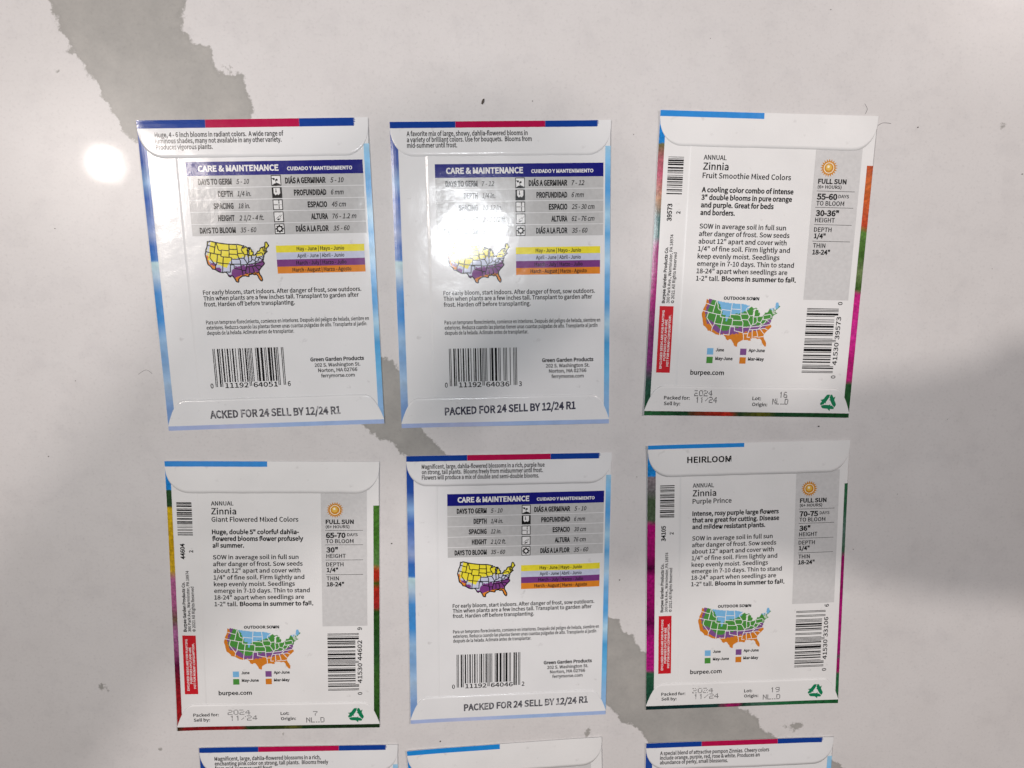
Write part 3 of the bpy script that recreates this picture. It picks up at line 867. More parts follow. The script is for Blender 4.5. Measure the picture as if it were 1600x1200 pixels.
def blue_packet(key, label, flap, vals, digits, stamp, st_uv, fdv=0.0, st_mat=STAMP):
    pk = Packet(key, 'f', label)
    dv = {'P1': -0.55, 'P2': -0.25, 'P5': 0.2}.get(key, 0)
    du = 0.0
    R = pk.root
    make_envelope(pk, M_FP)
    # printed edges wrapping round from the front
    b = PB(pk); b.rect(0, 1.2, 3.4, 98.6, 1.2); b.build('edge_strip', SKY_L, R, 'blue cloudy sky print along the left edge', uv=True)
    b = PB(pk); b.rect(97.5, 8.0, 100, 98.6, 1.2); b.build('edge_strip', SKY_R, R, 'pale blue sky print along the right edge', uv=True)
    b = PB(pk); b.rect(0, 98.3, 100, 100, 1.6); b.build('edge_strip', SKY_B, R, 'lavender blue print along the bottom fold', uv=True)
    tf = flap_mesh(pk, True, M_FP)
    sb = 2.55 if key == 'P1' else 2.0
    for (a, c, m, nm) in ((0, 29.4, ROYAL, 'blue flap stripe'), (29.45, 70, CRIM, 'crimson flap stripe'), (70.05, 93.6, ROYAL, 'blue flap stripe')):
        b = PB(pk, pk.zt)
        b.rect(a, 0.03, c, sb, 1.3)
        if a > 70:      # ragged printed end
            for k in range(5):
                b.poly([(c, sb * k / 5), (c + 0.5 + 0.9 * (4 - k) / 5 * ((k * 7) % 3 + 1) / 2, sb * (k + .4) / 5), (c, sb * (k + 1) / 5)])
        b.build('stripe', m, tf, nm)
    b = PB(pk, pk.zt)
    for s, u1, v in flap: b.text(s, 7.4, u1, v + fdv, 1.42, 0.006)
    b.build('flap_text', K, tf)
    # care table
    b = PB(pk); b.rect(19.6, 13.5 + dv, 96.7, 17.8 + dv)
    hd = b.build('table_header', NAVY, R)
    b = PB(pk, lift=0.00008)
    b.text('CARE & MAINTENANCE', 24.6, 59.7, 16.5 + dv, 1.75, 0.022)
    b.text('CUIDADO Y MANTENIMIENTO', 63.4, 92.0, 16.5 + dv, 1.05, 0.020)
    b.build('header_text', WH, hd)
    LAB = [('DAYS TO GERM', 24.2, 'DIÁS A GERMINAR', 62.2), ('DEPTH', 32.4, 'PROFUNDIDAD', 65.7), ('SPACING', 29.9, 'ESPACIO', 71.4), ('HEIGHT', 31.5, 'ALTURA', 72.5), ('DAYS TO BLOOM', 23.0, 'DIÁS A LA FLOR', 65.4)]
    for k in range(5):
        a = 17.8 + dv + 0.02 + k * 3.80
        b = PB(pk); b.rect(19.6, a, 96.7, a + 3.60)
        rw = b.build('table_row', GREYF, R)
        b = PB(pk, lift=0.00008)
        l, u, r, ur = LAB[k]
        for (tx, t0, t1, w0, wi) in ((l, u, 38.8, 40.8, 0), (r, ur, 80.0, 82.0, 2)):
            b = PB(pk, lift=0.00008)
            b.text(tx, t0, t1, a + 2.72, 1.66, 0.030)
            b.build('row_label', K, rw)
            if vals:
                b = PB(pk, lift=0.00008)
                b.text(vals[k][wi], w0, vals[k][wi + 1], a + 2.68, 1.5, 0.0, 0.22)
                b.build('row_value', K, rw)
        row_icon(pk, k, a + 0.12, a + 3.48, rw)
    planting_map(pk, zone_f, 'f', 24.4, 38.2 + dv, 52.9, 51.6 + dv, [YEL, LAV, PUR, ORA], K, 0.42, True)
    for k, (m, s, a, c) in enumerate(((YEL, 'May - June | Mayo - Junio', 65.1, 86.3), (LAV, 'April - June | Abril - Junio', 65.2, 86.2), (PUR, 'March - July | Marzo - Julio', 64.5, 87.0), (ORA, 'March - August | Marzo - Agosto', 62.6, 89.0))):
        v = 40.15 + dv + k * 2.25
        b = PB(pk); b.rect(55.9, v, 95.3, v + 2.25)
        lg = b.build('legend_bar', m, R)
        b = PB(pk, lift=0.00008); b.text(s, a, c, v + 1.72, 1.15, 0.004); b.build('legend_text', K, lg)
    b = PB(pk)
    for s, u1, v in (('For early bloom, start indoors. After danger of frost, sow outdoors.', 92.9, 55.4), ('Thin when plants are a few inches tall. Transplant to garden after', 91.6, 57.3), ('frost. Harden off before transplanting.', 62.5, 59.25)):
        b.text(s, 21.8, u1, v + dv, 1.35, 0.005)
    b.build('directions_text', K, R)
    b = PB(pk)
    for s, u1, v in (('Para un temprano florecimiento, comience en interiores. Después del peligro de helada, siembre en', 95.5, 65.1), ('exteriores. Reduzca cuando las plantas tienen unas cuantas pulgadas de alto. Transplante al jardín', 94.2, 66.85), ('después de la helada. Aclimate antes de transplantar.', 61.2, 68.6)):
        b.text(s, 21.9, u1, v + dv, 1.2, 0.002)
    b.build('spanish_directions_text', K, R)
    b = PB(pk)
    b.text('Green Garden Products', 67.6, 92.3, 78.4 + dv, 1.2, 0.022)
    for s, a, c, v in (('202 S. Washington St.', 69.4, 90.4, 80.3), ('Norton, MA 02766', 70.9, 88.9, 82.1), ('ferrymorse.com', 72.1, 87.6, 83.95)):
        b.text(s, a, c, v + dv, 1.15, 0.004)
    b.build('address_text', K, R)
    if digits:
        b = PB(pk)
        for a, c, gd in upc(digits):
            b.quad((23.6 + 32.1 * a, 73.3 + dv), (23.6 + 32.1 * c, 73.3 + dv), (23.6 + 32.1 * c, (86.1 if gd else 84.6) + dv), (23.6 + 32.1 * a, (86.1 if gd else 84.6) + dv))
        bc = b.build('barcode', K, R)
        b = PB(pk)
        for s, a, c in ((digits[0], 21.2, 22.6), (digits[1:6], 27.9, 38.6), (digits[6:11], 40.8, 52.0), (digits[11], 56.5, 57.9)):
            b.text(s, a, c, 86.5 + dv, 1.6)
        b.build('barcode_digits', K, bc)
    bf = flap_mesh(pk, False, M_FP)
    if stamp:
        b = PB(pk, pk.zbf)
        (ua, va), (ub, vb) = st_uv
        V, F, _ = glyphs(stamp, 0.020, 0)
        xs = [p[0] for p in V]; x0, x1 = min(xs), max(xs); rn = random.Random(key)
        for x, y in V:
            t = (x - x0) / (x1 - x0)
            wob = noise.noise(Vector((t * 14, pk.seed, 0))) * 0.13
            b.pt(ua + (ub - ua) * t, va + (vb - va) * t - y / CAPH * 2.5 + wob)
        b.F = [list(f) for f in F]; b.MI = [0] * len(F)
        b.build('date_stamp', st_mat, bf, 'grey stamped packing and sell-by date')
    return pk


# ------------------------------------------------------------------ packets with photo edges
DM = {'0': ['01110', '10001', '10001', '10001', '10001', '10001', '01110'], '1': ['00100', '01100', '00100', '00100', '00100', '00100', '00100'],
      '2': ['11110', '00001', '00001', '01110', '10000', '10000', '11111'], '4': ['00010', '00110', '01010', '10010', '11111', '00010', '00010'],
      '6': ['01110', '10000', '10000', '11110', '10001', '10001', '01111'], '7': ['11111', '00001', '00010', '00100', '00100', '00100', '00000'],
      '9': ['01111', '10001', '10001', '01111', '00001', '00001', '01110'], '/': ['00000', '00001', '00010', '00100', '01000', '10000', '00000'],
      'N': ['10001', '11001', '10101', '10101', '10011', '10001', '10001'], 'L': ['10000', '10000', '10000', '10000', '10000', '10000', '11111'],
      '_': ['00000', '00000', '00000', '00000', '00000', '00000', '11011'], 'D': ['11110', '10001', '10001', '10001', '10001', '10001', '11110']}


def dotmatrix(b, s, u0, u1, v, cap):
    k = b.pk.W / b.pk.H
    pitch = (u1 - u0) / (len(s) * 6 - 1)
    rn = random.Random(s + str(v))
    for i, ch in enumerate(s):
        g = DM[ch]
        for r in range(7):
            for c in range(5):
                if g[r][c] == '1' and rn.random() > 0.06:
                    u = u0 + (i * 6 + c) * pitch; vv = v - cap + cap * r / 6
                    w = 0.17; h = 0.15
                    b.quad((u - w, vv - h), (u + w, vv - h), (u + w, vv + h), (u - w, vv + h))


def recycling(b, u, v, ru):
    k = b.pk.W / b.pk.H

    def T(x, y, a):
        ca, sa = math.cos(a), math.sin(a)
        X, Y = x * ca - y * sa, x * sa + y * ca
        return (u + X * ru, v - Y * ru * k)
    for i in range(3):
        a = -i * 2 * math.pi / 3
        # band over one corner of the triangle: rising limb, folded top, falling limb with arrow head
        b.poly([T(-0.86, 0.20, a), T(-0.42, -0.05, a), T(-0.08, 0.46, a), T(-0.34, 0.96, a)])
        b.poly([T(-0.34, 0.96, a), T(-0.08, 0.46, a), T(0.04, 0.72, a), T(0.12, 1.04, a), T(-0.22, 1.04, a)])
        b.poly([T(0.19, 1.04, a), T(0.09, 0.64, a), T(0.22, 0.40, a), T(0.62, 0.62, a), T(0.40, 1.04, a)])
        b.poly([T(0.02, 0.34, a), T(0.84, 0.80, a), T(0.68, 0.12, a)])


def photo_packet(key, label, heir, name, nu1, bold, num, dig, days, dw, height, hw, lot, ldots, du=0.0, dv=0.0):
    pk = Packet(key, 'b', label)
    R = pk.root
    make_envelope(pk, M_BP)
    L_, R_, B_ = FLW[key]
    lw = {'P3': 2.6, 'P4': 2.5, 'P6': 3.9}.get(key, 2.5)
    rw = {'P3': 97.0, 'P4': 97.2, 'P6': 98.4}.get(key, 97.2)
    b = PB(pk); b.rect(0, 1.2, lw, 98.6, 1.2); b.build('edge_strip', banded('flower_print_left_' + key, L_, 0.008, 0.38, 330), R, 'flower photograph print along the left edge', uv=True)
    b = PB(pk); b.rect(rw, 15.6, 100, 98.9, 1.2); b.build('edge_strip', banded('flower_print_right_' + key, R_, 0.012, 0.38, 300), R, 'flower photograph print along the right edge', uv=True)
    b = PB(pk); b.rect(0, 98.35, 100, 100, 1.6); b.build('edge_strip', banded('flower_print_bottom_' + key, B_, 0.03, 0.4, 260, 'X'), R, 'dark leafy print along the bottom fold', uv=True)
    tf = flap_mesh(pk, True, M_BP)
    b = PB(pk, pk.zt); b.rect(0, 0.03, 47.4, {'P6': 1.45}.get(key, 1.9), 1.3); b.build('stripe', CYAN, tf, 'light blue flap stripe')
    if heir:
        b = PB(pk, pk.zt); b.text('HEIRLOOM', 19.3, 41.1, 6.55, 2.05, 0.010); b.build('flap_text', K, tf)
    d = lambda x: x + du
    e = lambda y: y + dv
    # short item code on the side
    if num:
        b = PB(pk)
        for a, c in code128ish(num): b.quad((d(4.6), 14.4 + 12 * a), (d(11.7), 14.4 + 12 * a), (d(11.7), 14.4 + 12 * c), (d(4.6), 14.4 + 12 * c))
        bc = b.build('item_barcode', K, R)
        b = PB(pk)
        b.text(num, 34.9, 29.2, d(7.5), 2.0, 0.018, vert=True); b.text('2', 32.5, 31.6, d(11.4), 1.75, 0.012, vert=True)
        b.build('item_number', K, bc)
    b = PB(pk)
    b.text('Burpee Garden Products Co.', 61.7, 43.2, d(6.75), 1.35, 0.024, vert=True)
    b.text('300 Park Ave., Warminster, PA 18974', 61.7, 39.1, d(8.9), 1.35, 0.004, vert=True)
    b.text('© 2021 All Rights Reserved', 61.7, 44.9, d(11.0), 1.35, 0.004, vert=True)
    b.build('company_text', K, R)
    b = PB(pk); b.rect(d(4.5), e(63.1), d(11.0), e(85.6)); wl = b.build('warning_label', RED, R)
    b = PB(pk, lift=0.00008)
    for s, a, c, u in (('ENCLOSED SEEDS ARE FOR PLANTING', 84.2, 64.5, 6.9), ('PURPOSES ONLY AND ARE', 81.5, 67.6, 8.5), ('NOT FOR HUMAN CONSUMPTION.', 83.4, 66.0, 10.1)):
        b.text(s, e(a), e(c), d(u), 1.0, 0.010, vert=True)
    b.build('warning_text', WH, wl)
    b = PB(pk)
    b.text('ANNUAL', d(20.7), d(31.2), e(15.5), 1.45)
    b.text('Zinnia', d(20.7), d(32.4), e(18.65), 2.15)
    if name: b.text(name, d(20.7), d(nu1), e(21.3), 1.65)
    b.build('title_text', K, R)
    if bold:
        b = PB(pk)
        for k, (s, u1) in enumerate(bold): b.text(s, d(20.7), d(u1), e(25.75 + 2.43 * k), 1.55, 0.020)
        b.build('description_text', K, R)
    s0 = {'P3': 37.4}.get(key, 34.85)
    st = {'P3': 2.43}.get(key, 2.46)
    b = PB(pk)
    for k, (s, u1) in enumerate((('SOW in average soil in full sun', 61.3), ('after danger of frost. Sow seeds', 63.2), ('about 12" apart and cover with', 62.1), ('1/4" of fine soil. Firm lightly and', 63.9),
                                 ('keep evenly moist. Seedlings', 59.3), ('emerge in 7-10 days. Thin to stand', 66.4), ('18-24" apart when seedlings are', 63.6), ('1-2" tall.', 31.7))):
        b.text(s, d(20.7), d(u1), e(s0 + st * k), 1.5, 0.003)
    b.text('Blooms in summer to fall.', d(32.8), d(68.0), e(s0 + st * 7), 1.5, 0.020)
    b.build('sowing_text', K, R)
    # grey sun panel
    b = PB(pk); b.rect(d(72.3), pk.fl_v - 1.0, d(94.1), e(60.1)); sp = b.build('sun_panel', GREYB, R)
    p = d(79.0), e(17.1)
    b = PB(pk, lift=0.00007); b.disc(*p, 4.1, 40, 2.9); b.build('sun_rays', GOLD, sp)
    b = PB(pk, lift=0.00009); b.disc(*p, 2.45, 24); b.build('sun_ring', CREAM, sp)
    b = PB(pk, lift=0.00011); b.disc(*p, 2.1, 24); b.build('sun_disc', GOLD, sp)
    b = PB(pk, lift=0.00013); b.disc(p[0] - 0.1, p[1] - 0.15, 1.45, 20); b.build('sun_core', GOLDL, sp)
    b = PB(pk, lift=0.00015); b.disc(p[0] - 0.3, p[1] - 0.4, 0.6, 14); b.build('sun_glint', CREAM, sp)
    b = PB(pk, lift=0.00008)
    b.text('FULL SUN', d(74.5), d(87.9), e(22.1), 1.45, 0.024); b.text('(6+ HOURS)', d(74.5), d(85.8), e(23.65), 1.0, 0.006)
    if days: b.text(days, d(74.5), d(dw), e(27.15), 1.75, 0.024)
    b.text('DAYS', d(84.7), d(89.7), e(26.6), 1.05); b.text('TO BLOOM', d(74.5), d(87.7), e(29.1), 1.4)
    if height: b.text(height, d(74.6), d(hw), e(32.45), 1.75, 0.024)
    b.text('HEIGHT', d(74.6), d(83.9), e(34.5), 1.4)
    b.text('DEPTH', d(74.5), d(82.8), e(37.6), 1.4); b.text('1/4"', d(74.7), d(80.2), e(39.7), 1.45, 0.020)
    b.text('THIN', d(74.6), d(80.5), e(42.8), 1.4); b.text('18-24"', d(74.6), d(83.0), e(45.0), 1.45, 0.020)
    for v in (24.5, 29.75, 35.3, 40.7): b.seg((d(74.2), e(v)), (d(92.2), e(v)), 0.20)
    b.build('panel_text', K, sp)
    mp = planting_map(pk, zone_b, 'b', d(24.5), e(60.3), d(61.6), e(76.3), [BSKY, BGRN, BPUR, BORA], WH, 0.32, False)
    b = PB(pk, lift=0.00008); b.text('OUTDOOR SOWN', d(34.4), d(51.3), e(60.55), 1.0, 0.020); b.build('map_title', K, mp)
    for m, u, v, s, a, c in ((BSKY, 28.2, 76.95, 'June', 32.3, 36.3), (BGRN, 28.2, 79.9, 'May-June', 32.4, 40.7), (BPUR, 44.05, 76.95, 'Apr-June', 48.1, 55.9), (BORA, 44.05, 79.9, 'Mar-May', 48.1, 55.8)):
        b = PB(pk); b.rect(d(u), e(v), d(u + 3.0), e(v + 2.2)); sw = b.build('legend_swatch', m, R)
        b = PB(pk); b.text(s, d(a), d(c), e(v + 1.05), 1.0, 0.024); b.build('legend_text', K, sw)
    b = PB(pk); b.text('burpee.com', d(20.9), d(37.1), e(86.1), 1.5, 0.010); b.build('website_text', K, R)
    if dig:
        b = PB(pk)
        for a, c, gd in upc(dig):
            va, vc = e(84.9 - 22.0 * a), e(84.9 - 22.0 * c)
            x1 = 89.9 if gd else 88.2
            b.quad((d(74.6), va), (d(x1), va), (d(x1), vc), (d(74.6), vc))
        bc = b.build('barcode', K, R)
        b = PB(pk)
        for s, a, c in ((dig[0], 86.8, 85.7), (dig[1:6], 82.2, 74.4), (dig[6:11], 73.4, 65.6), (dig[11], 61.7, 60.6)):
            b.text(s, e(a), e(c), d(91.4), 2.1, vert=True)
        b.build('barcode_digits', K, bc)
    bf = flap_mesh(pk, False, M_BP)
    fu = {'P3': 1.0, 'P6': -0.4}.get(key, 0)
    b = PB(pk, pk.zbf)
    b.text('Packed for:', 8.1 + fu, 20.5 + fu, 94.35, 1.15, 0.006); b.text('Sell by:', 8.2 + fu, 16.1 + fu, 96.35, 1.15, 0.006)
    b.text('Lot:', 50.9 + fu, 55.1 + fu, 94.2, 1.15, 0.006); b.text('Origin:', 51.0 + fu, 58.4 + fu, 96.3, 1.15, 0.006)
    b.build('packing_text', K, bf)
    if lot:
        b = PB(pk, pk.zbf)
        for (s, a, c, v) in ldots[:2]: dotmatrix(b, s, a, c, v, 1.75)
        b.build('dot_matrix_date', DOTS, bf)
        b = PB(pk, pk.zbf)
        for (s, a, c, v) in ldots[2:]: dotmatrix(b, s, a, c, v, 1.75)
        b.build('dot_matrix_lot', DOTS, bf)
    b = PB(pk, pk.zbf); recycling(b, {'P3': 89.3, 'P6': 87.9}.get(key, 88.35), 94.75, 3.75); b.build('recycling_symbol', RECY, bf)
    return pk


V1 = [('5 - 10', 46.4, '5 - 10', 87.9), ('1/4 in.', 46.8, '6 mm', 87.6), ('18 in.', 45.9, '45 cm', 88.3), ('2 1/2 - 4 ft.', 51.6, '76 - 1.2 m', 92.6), ('35 - 60', 47.9, '35 - 60', 89.3)]
V2 = [('7 - 12', 46.4, '7 - 12', 87.9), ('1/4 in.', 46.8, '6 mm', 87.6), ('10-12 in.', 49.8, '25 - 30 cm', 92.6), ('2 - 2 1/2 ft.', 51.4, '61 - 76 cm', 92.6), ('35 - 60', 47.9, '35 - 60', 89.3)]
V5 = [('5 - 10', 46.6, '5 - 10', 88.0), ('1/4 in.', 46.8, '6 mm', 87.5), ('12 in.', 46.0, '30 cm', 88.0), ('2 1/2 ft.', 48.2, '76 cm', 88.0), ('35 - 60', 47.9, '35 - 60', 89.3)]
blue_packet('P1', 'blue-edged seed packet whose flap reads Huge, 4 - 6 inch blooms in radiant colors',
            [('Huge, 4 - 6 inch blooms in radiant colors.  A wide range of', 62.9, 4.45), ('luminous shades, many not available in any other variety.', 61.9, 6.3), ('Produces vigorous plants.', 31.9, 8.2)],
            V1, '011192640516', 'ACKED FOR 24 SELL BY 12/24 R1', ((19.6, 96.2), (79.9, 96.0)), 0.8, STAMPW)
blue_packet('P2', 'blue-edged seed packet with glare washing out its table, flap reads A favorite mix',
            [('A favorite mix of large, showy, dahlia-flowered blooms in', 62.0, 4.45), ('a variety of brilliant colors. Use for bouquets.  Blooms from', 63.8, 6.3), ('mid-summer until frost.', 30.0, 8.05)],
            V2, '011192640363', 'PACKED FOR 24 SELL BY 12/24 R1', ((20.8, 95.8), (83.7, 94.5)))
blue_packet('P5', 'blue-edged seed packet whose flap describes blossoms in a rich, purple hue',
            [('Magnificent, large, dahlia-flowered blossoms in a rich, purple hue', 67.1, 4.55), ('on strong, tall plants.  Blooms freely from midsummer until frost.', 66.2, 6.45), ('Flowers will produce a mix of double and semi-double blooms.', 64.4, 8.35)],
            V5, '011192640462', 'PACKED FOR 24 SELL BY 12/24 R1', ((27.1, 95.7), (90.6, 94.7)), 0.0, STAMPW)
blue_packet('P7', 'blue-edged seed packet whose flap reads enchanting pink color on strong, tall plants',
            [('Magnificent, large, dahlia-flowered blossoms in a rich,', 60.8, 5.1), ('enchanting pink color on strong, tall plants.  Blooms freely', 64.6, 7.0), ('from mid-summer until frost.', 36.6, 8.9)], None, None, None, None)
blue_packet('P9', 'blue-edged seed packet whose flap reads special blend of attractive pompon zinnias',
            [('A special blend of attractive pompon Zinnias. Cheery colors', 65.6, 4.9), ('include orange, purple, red, rose & white. Produces an', 60.6, 6.8), ('abundance of perky, small blossoms.', 43.6, 8.7)], None, None, None, None)
photo_packet('P3', 'white seed packet reading Fruit Smoothie Mixed Colors, orange and magenta print along its right edge', False, 'Fruit Smoothie Mixed Colors', 61.7,
             [('A cooling color combo of intense', 63.4), ('3" double blooms in pure orange', 63.0), ('and purple. Great for beds', 54.7), ('and borders.', 36.8)], '39573', '041530395730', '55-60', 84.2, '30-36"', 85.6, True,
             [('2024', 23.8, 32.5, 92.95), ('11/24', 24.6, 35.0, 95.25), ('16', 65.0, 68.9, 93.1), ('NL_D', 61.9, 69.6, 95.5)], 0.1, -0.45)
photo_packet('P4', 'white seed packet reading Giant Flowered Mixed Colors, yellow and red print along its left edge', False, 'Giant Flowered Mixed Colors', 61.6,
             [('Huge, double 5" colorful dahlia-', 61.7), ('flowered blooms flower profusely', 63.7), ('all summer.', 35.6)], '44604', '041530446029', '65-70', 83.9, '30"', 80.2, True,
             [('2024', 25.1, 36.3, 93.8), ('11/24', 26.1, 39.6, 96.15), ('7', 67.1, 69.4, 94.8), ('NL_D', 63.7, 72.7, 97.3)])
photo_packet('P6', 'white seed packet with HEIRLOOM on its flap and magenta print along its left edge', True, 'Purple Prince', 40.1,
             [('Intense, rosy purple large flowers', 64.0), ('that are great for cutting. Disease', 64.3), ('and mildew resistant plants.', 57.4)], '34105', '041530331066', '70-75', 83.9, '36"', 80.2, True,
             [('2024', 23.9, 34.7, 93.7), ('11/24', 24.7, 37.6, 96.1), ('19', 64.4, 69.1, 94.4), ('NL_D', 60.6, 69.6, 97.3)], 1.5, 0.0)
photo_packet('P8', 'seed packet with blank white flap and light blue stripe, between two crimson-striped packets', False, None, 0, None, None, None, None, 0, None, 0, False, [])


# ------------------------------------------------------------------ crumbs and fibres lying on the counter
def crumb(px, py, ln, wd, ang, label, cat='crumb', mat=None):
    if cat == 'crumb': ln *= 0.62; wd *= 0.62
    x, y = ground(px, py)
    bm = bmesh.new()
    bmesh.ops.create_icosphere(bm, subdivisions=2, radius=1)
    for v in bm.verts:
        k = 1 + 0.25 * noise.noise(v.co * 1.7 + Vector((px, py, 0)))
        v.co = Vector((v.co.x * ln / 2 * k, v.co.y * wd / 2 * k, v.co.z * wd * 0.4 * k))
    zmin = min(v.co.z for v in bm.verts)
    for v in bm.verts: v.co.z -= zmin
    me = bpy.data.meshes.new('crumb'); bm.to_mesh(me); bm.free()
    me.materials.append(mat)
    o = bpy.data.objects.new('crumb', me)
    o.location = (x, y, 0.0); o.rotation_euler = (0, 0, math.radians(ang))
    o['label'] = label; o['category'] = cat; o['group'] = 'crumbs on the counter'
    COL.objects.link(o)


def fibre(pix, r, label):
    pts = [ground(*p) for p in pix]
    x0, y0 = pts[0]
    V, F = [], []
    n = len(pts)
    dense = []
    for i in range((n - 1) * 6 + 1):
        t = i / 6; k = min(int(t), n - 2); f = t - k
        p0, p1, p2, p3 = (pts[max(k - 1, 0)], pts[k], pts[k + 1], pts[min(k + 2, n - 1)])
        dense.append(tuple(0.5 * (2 * p1[a] + (p2[a] - p0[a]) * f + (2 * p0[a] - 5 * p1[a] + 4 * p2[a] - p3[a]) * f * f + (3 * p1[a] - p0[a] - 3 * p2[a] + p3[a]) * f ** 3) for a in (0, 1)))
    for i, p in enumerate(dense):
        q, s = dense[max(i - 1, 0)], dense[min(i + 1, len(dense) - 1)]
        d = Vector((s[0] - q[0], s[1] - q[1])).normalized()
        for a in range(6):
            c, sn = math.cos(a * math.pi / 3), math.sin(a * math.pi / 3)
            V.append((p[0] - x0 - d.y * r * c, p[1] - y0 + d.x * r * c, r + r * sn))
    for i in range(len(dense) - 1):
        for a in range(6):
            F.append((i * 6 + a, i * 6 + (a + 1) % 6, i * 6 + 6 + (a + 1) % 6, i * 6 + 6 + a))
    F.append(tuple(range(5, -1, -1))); F.append(tuple(range(len(V) - 6, len(V))))
    me = bpy.data.meshes.new('fibre'); me.from_pydata(V, [], F); me.update()
    me.materials.append(HAIR)
    o = bpy.data.objects.new('fibre', me)
    o.location = (x0, y0, 0)
    o['label'] = label; o['category'] = 'fibre'
    COL.objects.link(o)


CR = ink('crumb_brown', (0.07, 0.055, 0.045), 0.6)
HAIR = ink('fibre_grey', (0.16, 0.15, 0.15), 0.6)
crumb(754.5, 159, 0.0021, 0.0009, 70, 'largest dark seed husk on the white counter above two packets', 'seed husk', CR)
for (px, py, ln, wd, an) in ((832, 158, .0007, .0006, 20), (1298, 15, .0006, .0005, 0), (1434, 199, .0009, .0007, 40), (1279, 666, .0011, .0009, 30), (968, 906, .0009, .0007, 80), (86, 357, .0006, .0005, 0),
                           (76, 713, .0007, .0006, 10), (688, 1158, .0012, .0008, 60), (612, 849, .0009, .0008, 30), (1597, 272, .0012, .0006, 5), (1333, 858, .0006, .0005, 0), (995, 745, .0006, .0005, 0),
                           (1480, 655, .0005, .0004, 0), (1550, 420, .0005, .0004, 0), (990, 210, .0005, .0005, 0), (1110, 60, .0005, .0004, 0), (118, 595, .0006, .0004, 45), (1402, 772, .0005, .0004, 0)):
    crumb(px, py, ln, wd, an, 'tiny dark crumb lying loose on the white counter', 'crumb', CR)
fibre([(1351, 162), (1355, 170), (1352, 178)], 0.00007, 'short curved grey fibre above the corner of the Fruit Smoothie packet')
fibre([(1372, 196), (1380, 192), (1392, 193)], 0.00008, 'thin grey hair sticking out beside the Fruit Smoothie packet corner')
fibre([(216, 585), (228, 578), (238, 584)], 0.00006, 'faint curved fibre left of the packet reading Huge blooms')


# ------------------------------------------------------------------ what shades the counter from the ceiling lamps: the phone taking the picture and the hand that holds it
def plain(name, rgb, rough):
    m, nt, b = newmat(name)
    n = nt.nodes.new('ShaderNodeTexNoise'); n.inputs['Scale'].default_value = 60; n.inputs['Detail'].default_value = 5
    r = nt.nodes.new('ShaderNodeValToRGB')
    r.color_ramp.elements[0].color = (*[c * 0.85 for c in rgb], 1); r.color_ramp.elements[1].color = (*[min(1, c * 1.1) for c in rgb], 1)
    nt.links.new(n.outputs['Fac'], r.inputs[0]); nt.links.new(r.outputs[0], b.inputs['Base Color'])
    b.inputs['Roughness'].default_value = rough
    b.inputs['Specular IOR Level'].default_value = 0.38
    return m


def slab(name, cx, cy, cz, w, h, t, rad, mat, parent):
    bm = bmesh.new()
    pts = []
    for sx, sy, a0 in ((1, 1, 0), (-1, 1, 90), (-1, -1, 180), (1, -1, 270)):
        for k in range(7):
            a = math.radians(a0 + k * 15)
            pts.append((cx + sx * (w / 2 - rad) + rad * math.cos(a), cy + sy * (h / 2 - rad) + rad * math.sin(a)))
    vs = [bm.verts.new((x, y, cz - t / 2)) for x, y in pts]
    f = bm.faces.new(vs)
    g = bmesh.ops.extrude_face_region(bm, geom=[f])
    for v in g['geom']:
        if isinstance(v, bmesh.types.BMVert): v.co.z += t
    bmesh.ops.recalc_face_normals(bm, faces=bm.faces)
    bmesh.ops.bevel(bm, geom=[e for e in bm.edges if abs(e.verts[0].co.z - e.verts[1].co.z) < 1e-6], offset=min(t * 0.3, 0.002), segments=2, affect='EDGES')
    me = bpy.data.meshes.new(name); bm.to_mesh(me); bm.free()
    return link(name, me, mat, parent)


DARK = plain('phone_graphite', (0.03, 0.03, 0.033), 0.35)
GLASS = plain('phone_glass', (0.01, 0.01, 0.012), 0.08)
SKIN = plain('skin', (0.50, 0.30, 0.22), 0.5)
ph = bpy.data.objects.new('phone', None)
ph.location = (0.028, -0.042, 0.378); ph.rotation_euler = (0, 0, math.radians(-12))
ph['label'] = 'dark graphite phone held level in two hands high above the packets'; ph['category'] = 'phone'
COL.objects.link(ph)
slab('phone_body', 0, 0, 0, 0.160, 0.080, 0.008, 0.010, DARK, ph)
slab('phone_screen', 0, 0, 0.0045, 0.146, 0.068, 0.0008, 0.008, GLASS, ph)
cb = slab('camera_bump', -0.056, 0.018, -0.0048, 0.032, 0.032, 0.0016, 0.007, DARK, ph)
for lx, ly in ((-0.063, 0.025), (-0.063, 0.011), (-0.049, 0.018)):
    slab('camera_lens', lx, ly, -0.0062, 0.011, 0.011, 0.0012, 0.0054, GLASS, cb)
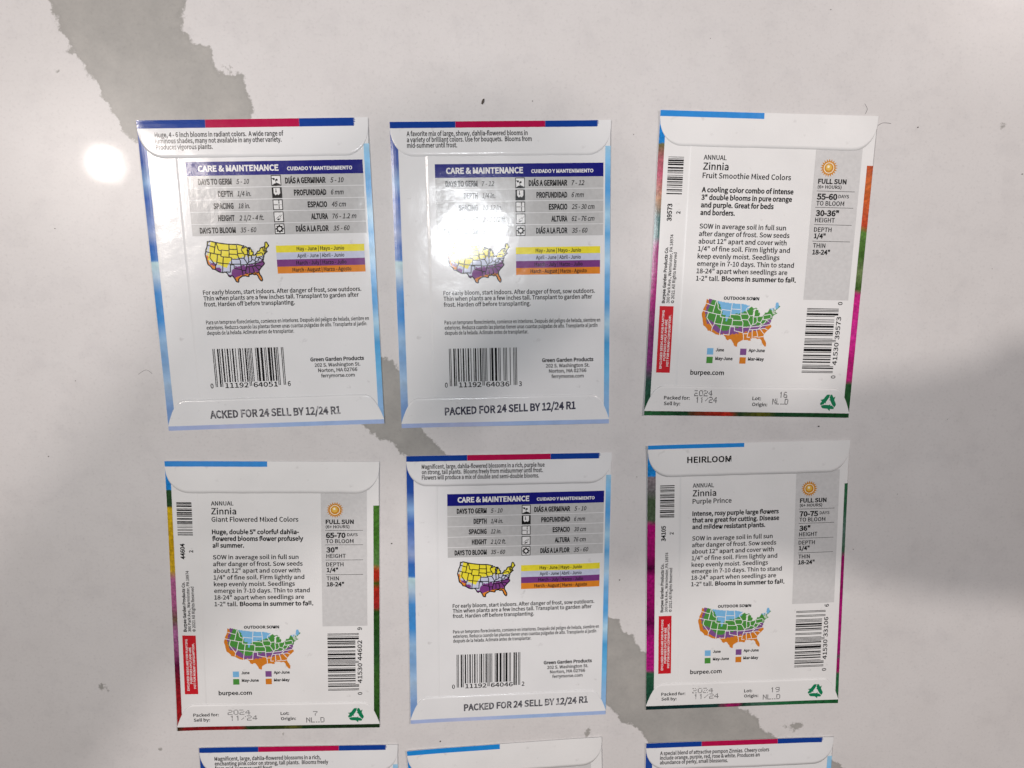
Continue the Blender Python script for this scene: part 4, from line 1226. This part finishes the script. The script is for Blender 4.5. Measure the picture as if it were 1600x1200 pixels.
# the two hands and forearms, one skin each
def arm(J, side, label):
    """J: elbow, mid forearm, wrist, heel of the hand, palm; then four fingers over the phone and the thumb under it"""
    J = list(J)
    E = [(0, 1), (1, 2), (2, 3), (3, 4)]
    px, py, pz = J[4][0]
    ex = px - side * 0.053
    for fy, ln in ((0.030, 0.9), (0.010, 1.0), (-0.010, 0.95), (-0.029, 0.78)):
        k = len(J)
        z0 = pz + 0.001
        J += [((px - side * 0.027, py + fy * 0.8, z0), 0.0100), ((ex, py + fy, z0 - 0.003), 0.0092), ((ex - side * 0.022 * ln, py + fy - 0.001, z0 - 0.004), 0.0084),
              ((ex - side * 0.040 * ln, py + fy - 0.002, z0 - 0.005), 0.0074)]
        E += [(4, k), (k, k + 1), (k + 1, k + 2), (k + 2, k + 3)]
    k = len(J)
    hx, hy, hz = J[3][0]
    J += [((hx - side * 0.035, hy - 0.012, pz - 0.024), 0.0125), ((px - side * 0.025, py - 0.020, pz - 0.032), 0.0100), ((ex, py - 0.024, pz - 0.032), 0.0086)]
    E += [(3, k), (k, k + 1), (k + 1, k + 2)]
    me = bpy.data.meshes.new('person')
    o0 = Vector(J[0][0])
    me.from_pydata([Vector(p) - o0 for p, r in J], E, [])
    pe = bpy.data.objects.new('person', me)
    pe.location = o0
    pe['label'] = label; pe['category'] = 'person'
    COL.objects.link(pe)
    md = pe.modifiers.new('skin', 'SKIN')
    for v, (p, r) in zip(me.skin_vertices[0].data, J): v.radius = (r, r)
    me.skin_vertices[0].data[0].use_root = True
    md.use_smooth_shade = True
    pe.modifiers.new('sub', 'SUBSURF').render_levels = 2
    me.materials.append(SKIN)


arm([((0.385, 0.205, 0.430), 0.044), ((0.295, 0.120, 0.410), 0.038), ((0.212, 0.040, 0.400), 0.030), ((0.188, 0.008, 0.398), 0.028), ((0.158, -0.046, 0.398), 0.024)], 1, 'bare right forearm and hand gripping one end of the phone')
arm([((-0.300, 0.020, 0.620), 0.042), ((-0.230, 0.000, 0.520), 0.037), ((-0.168, -0.016, 0.430), 0.028), ((-0.146, -0.022, 0.402), 0.027), ((-0.108, -0.030, 0.398), 0.024)], -1, 'bare left forearm and hand gripping the lens end of the phone')
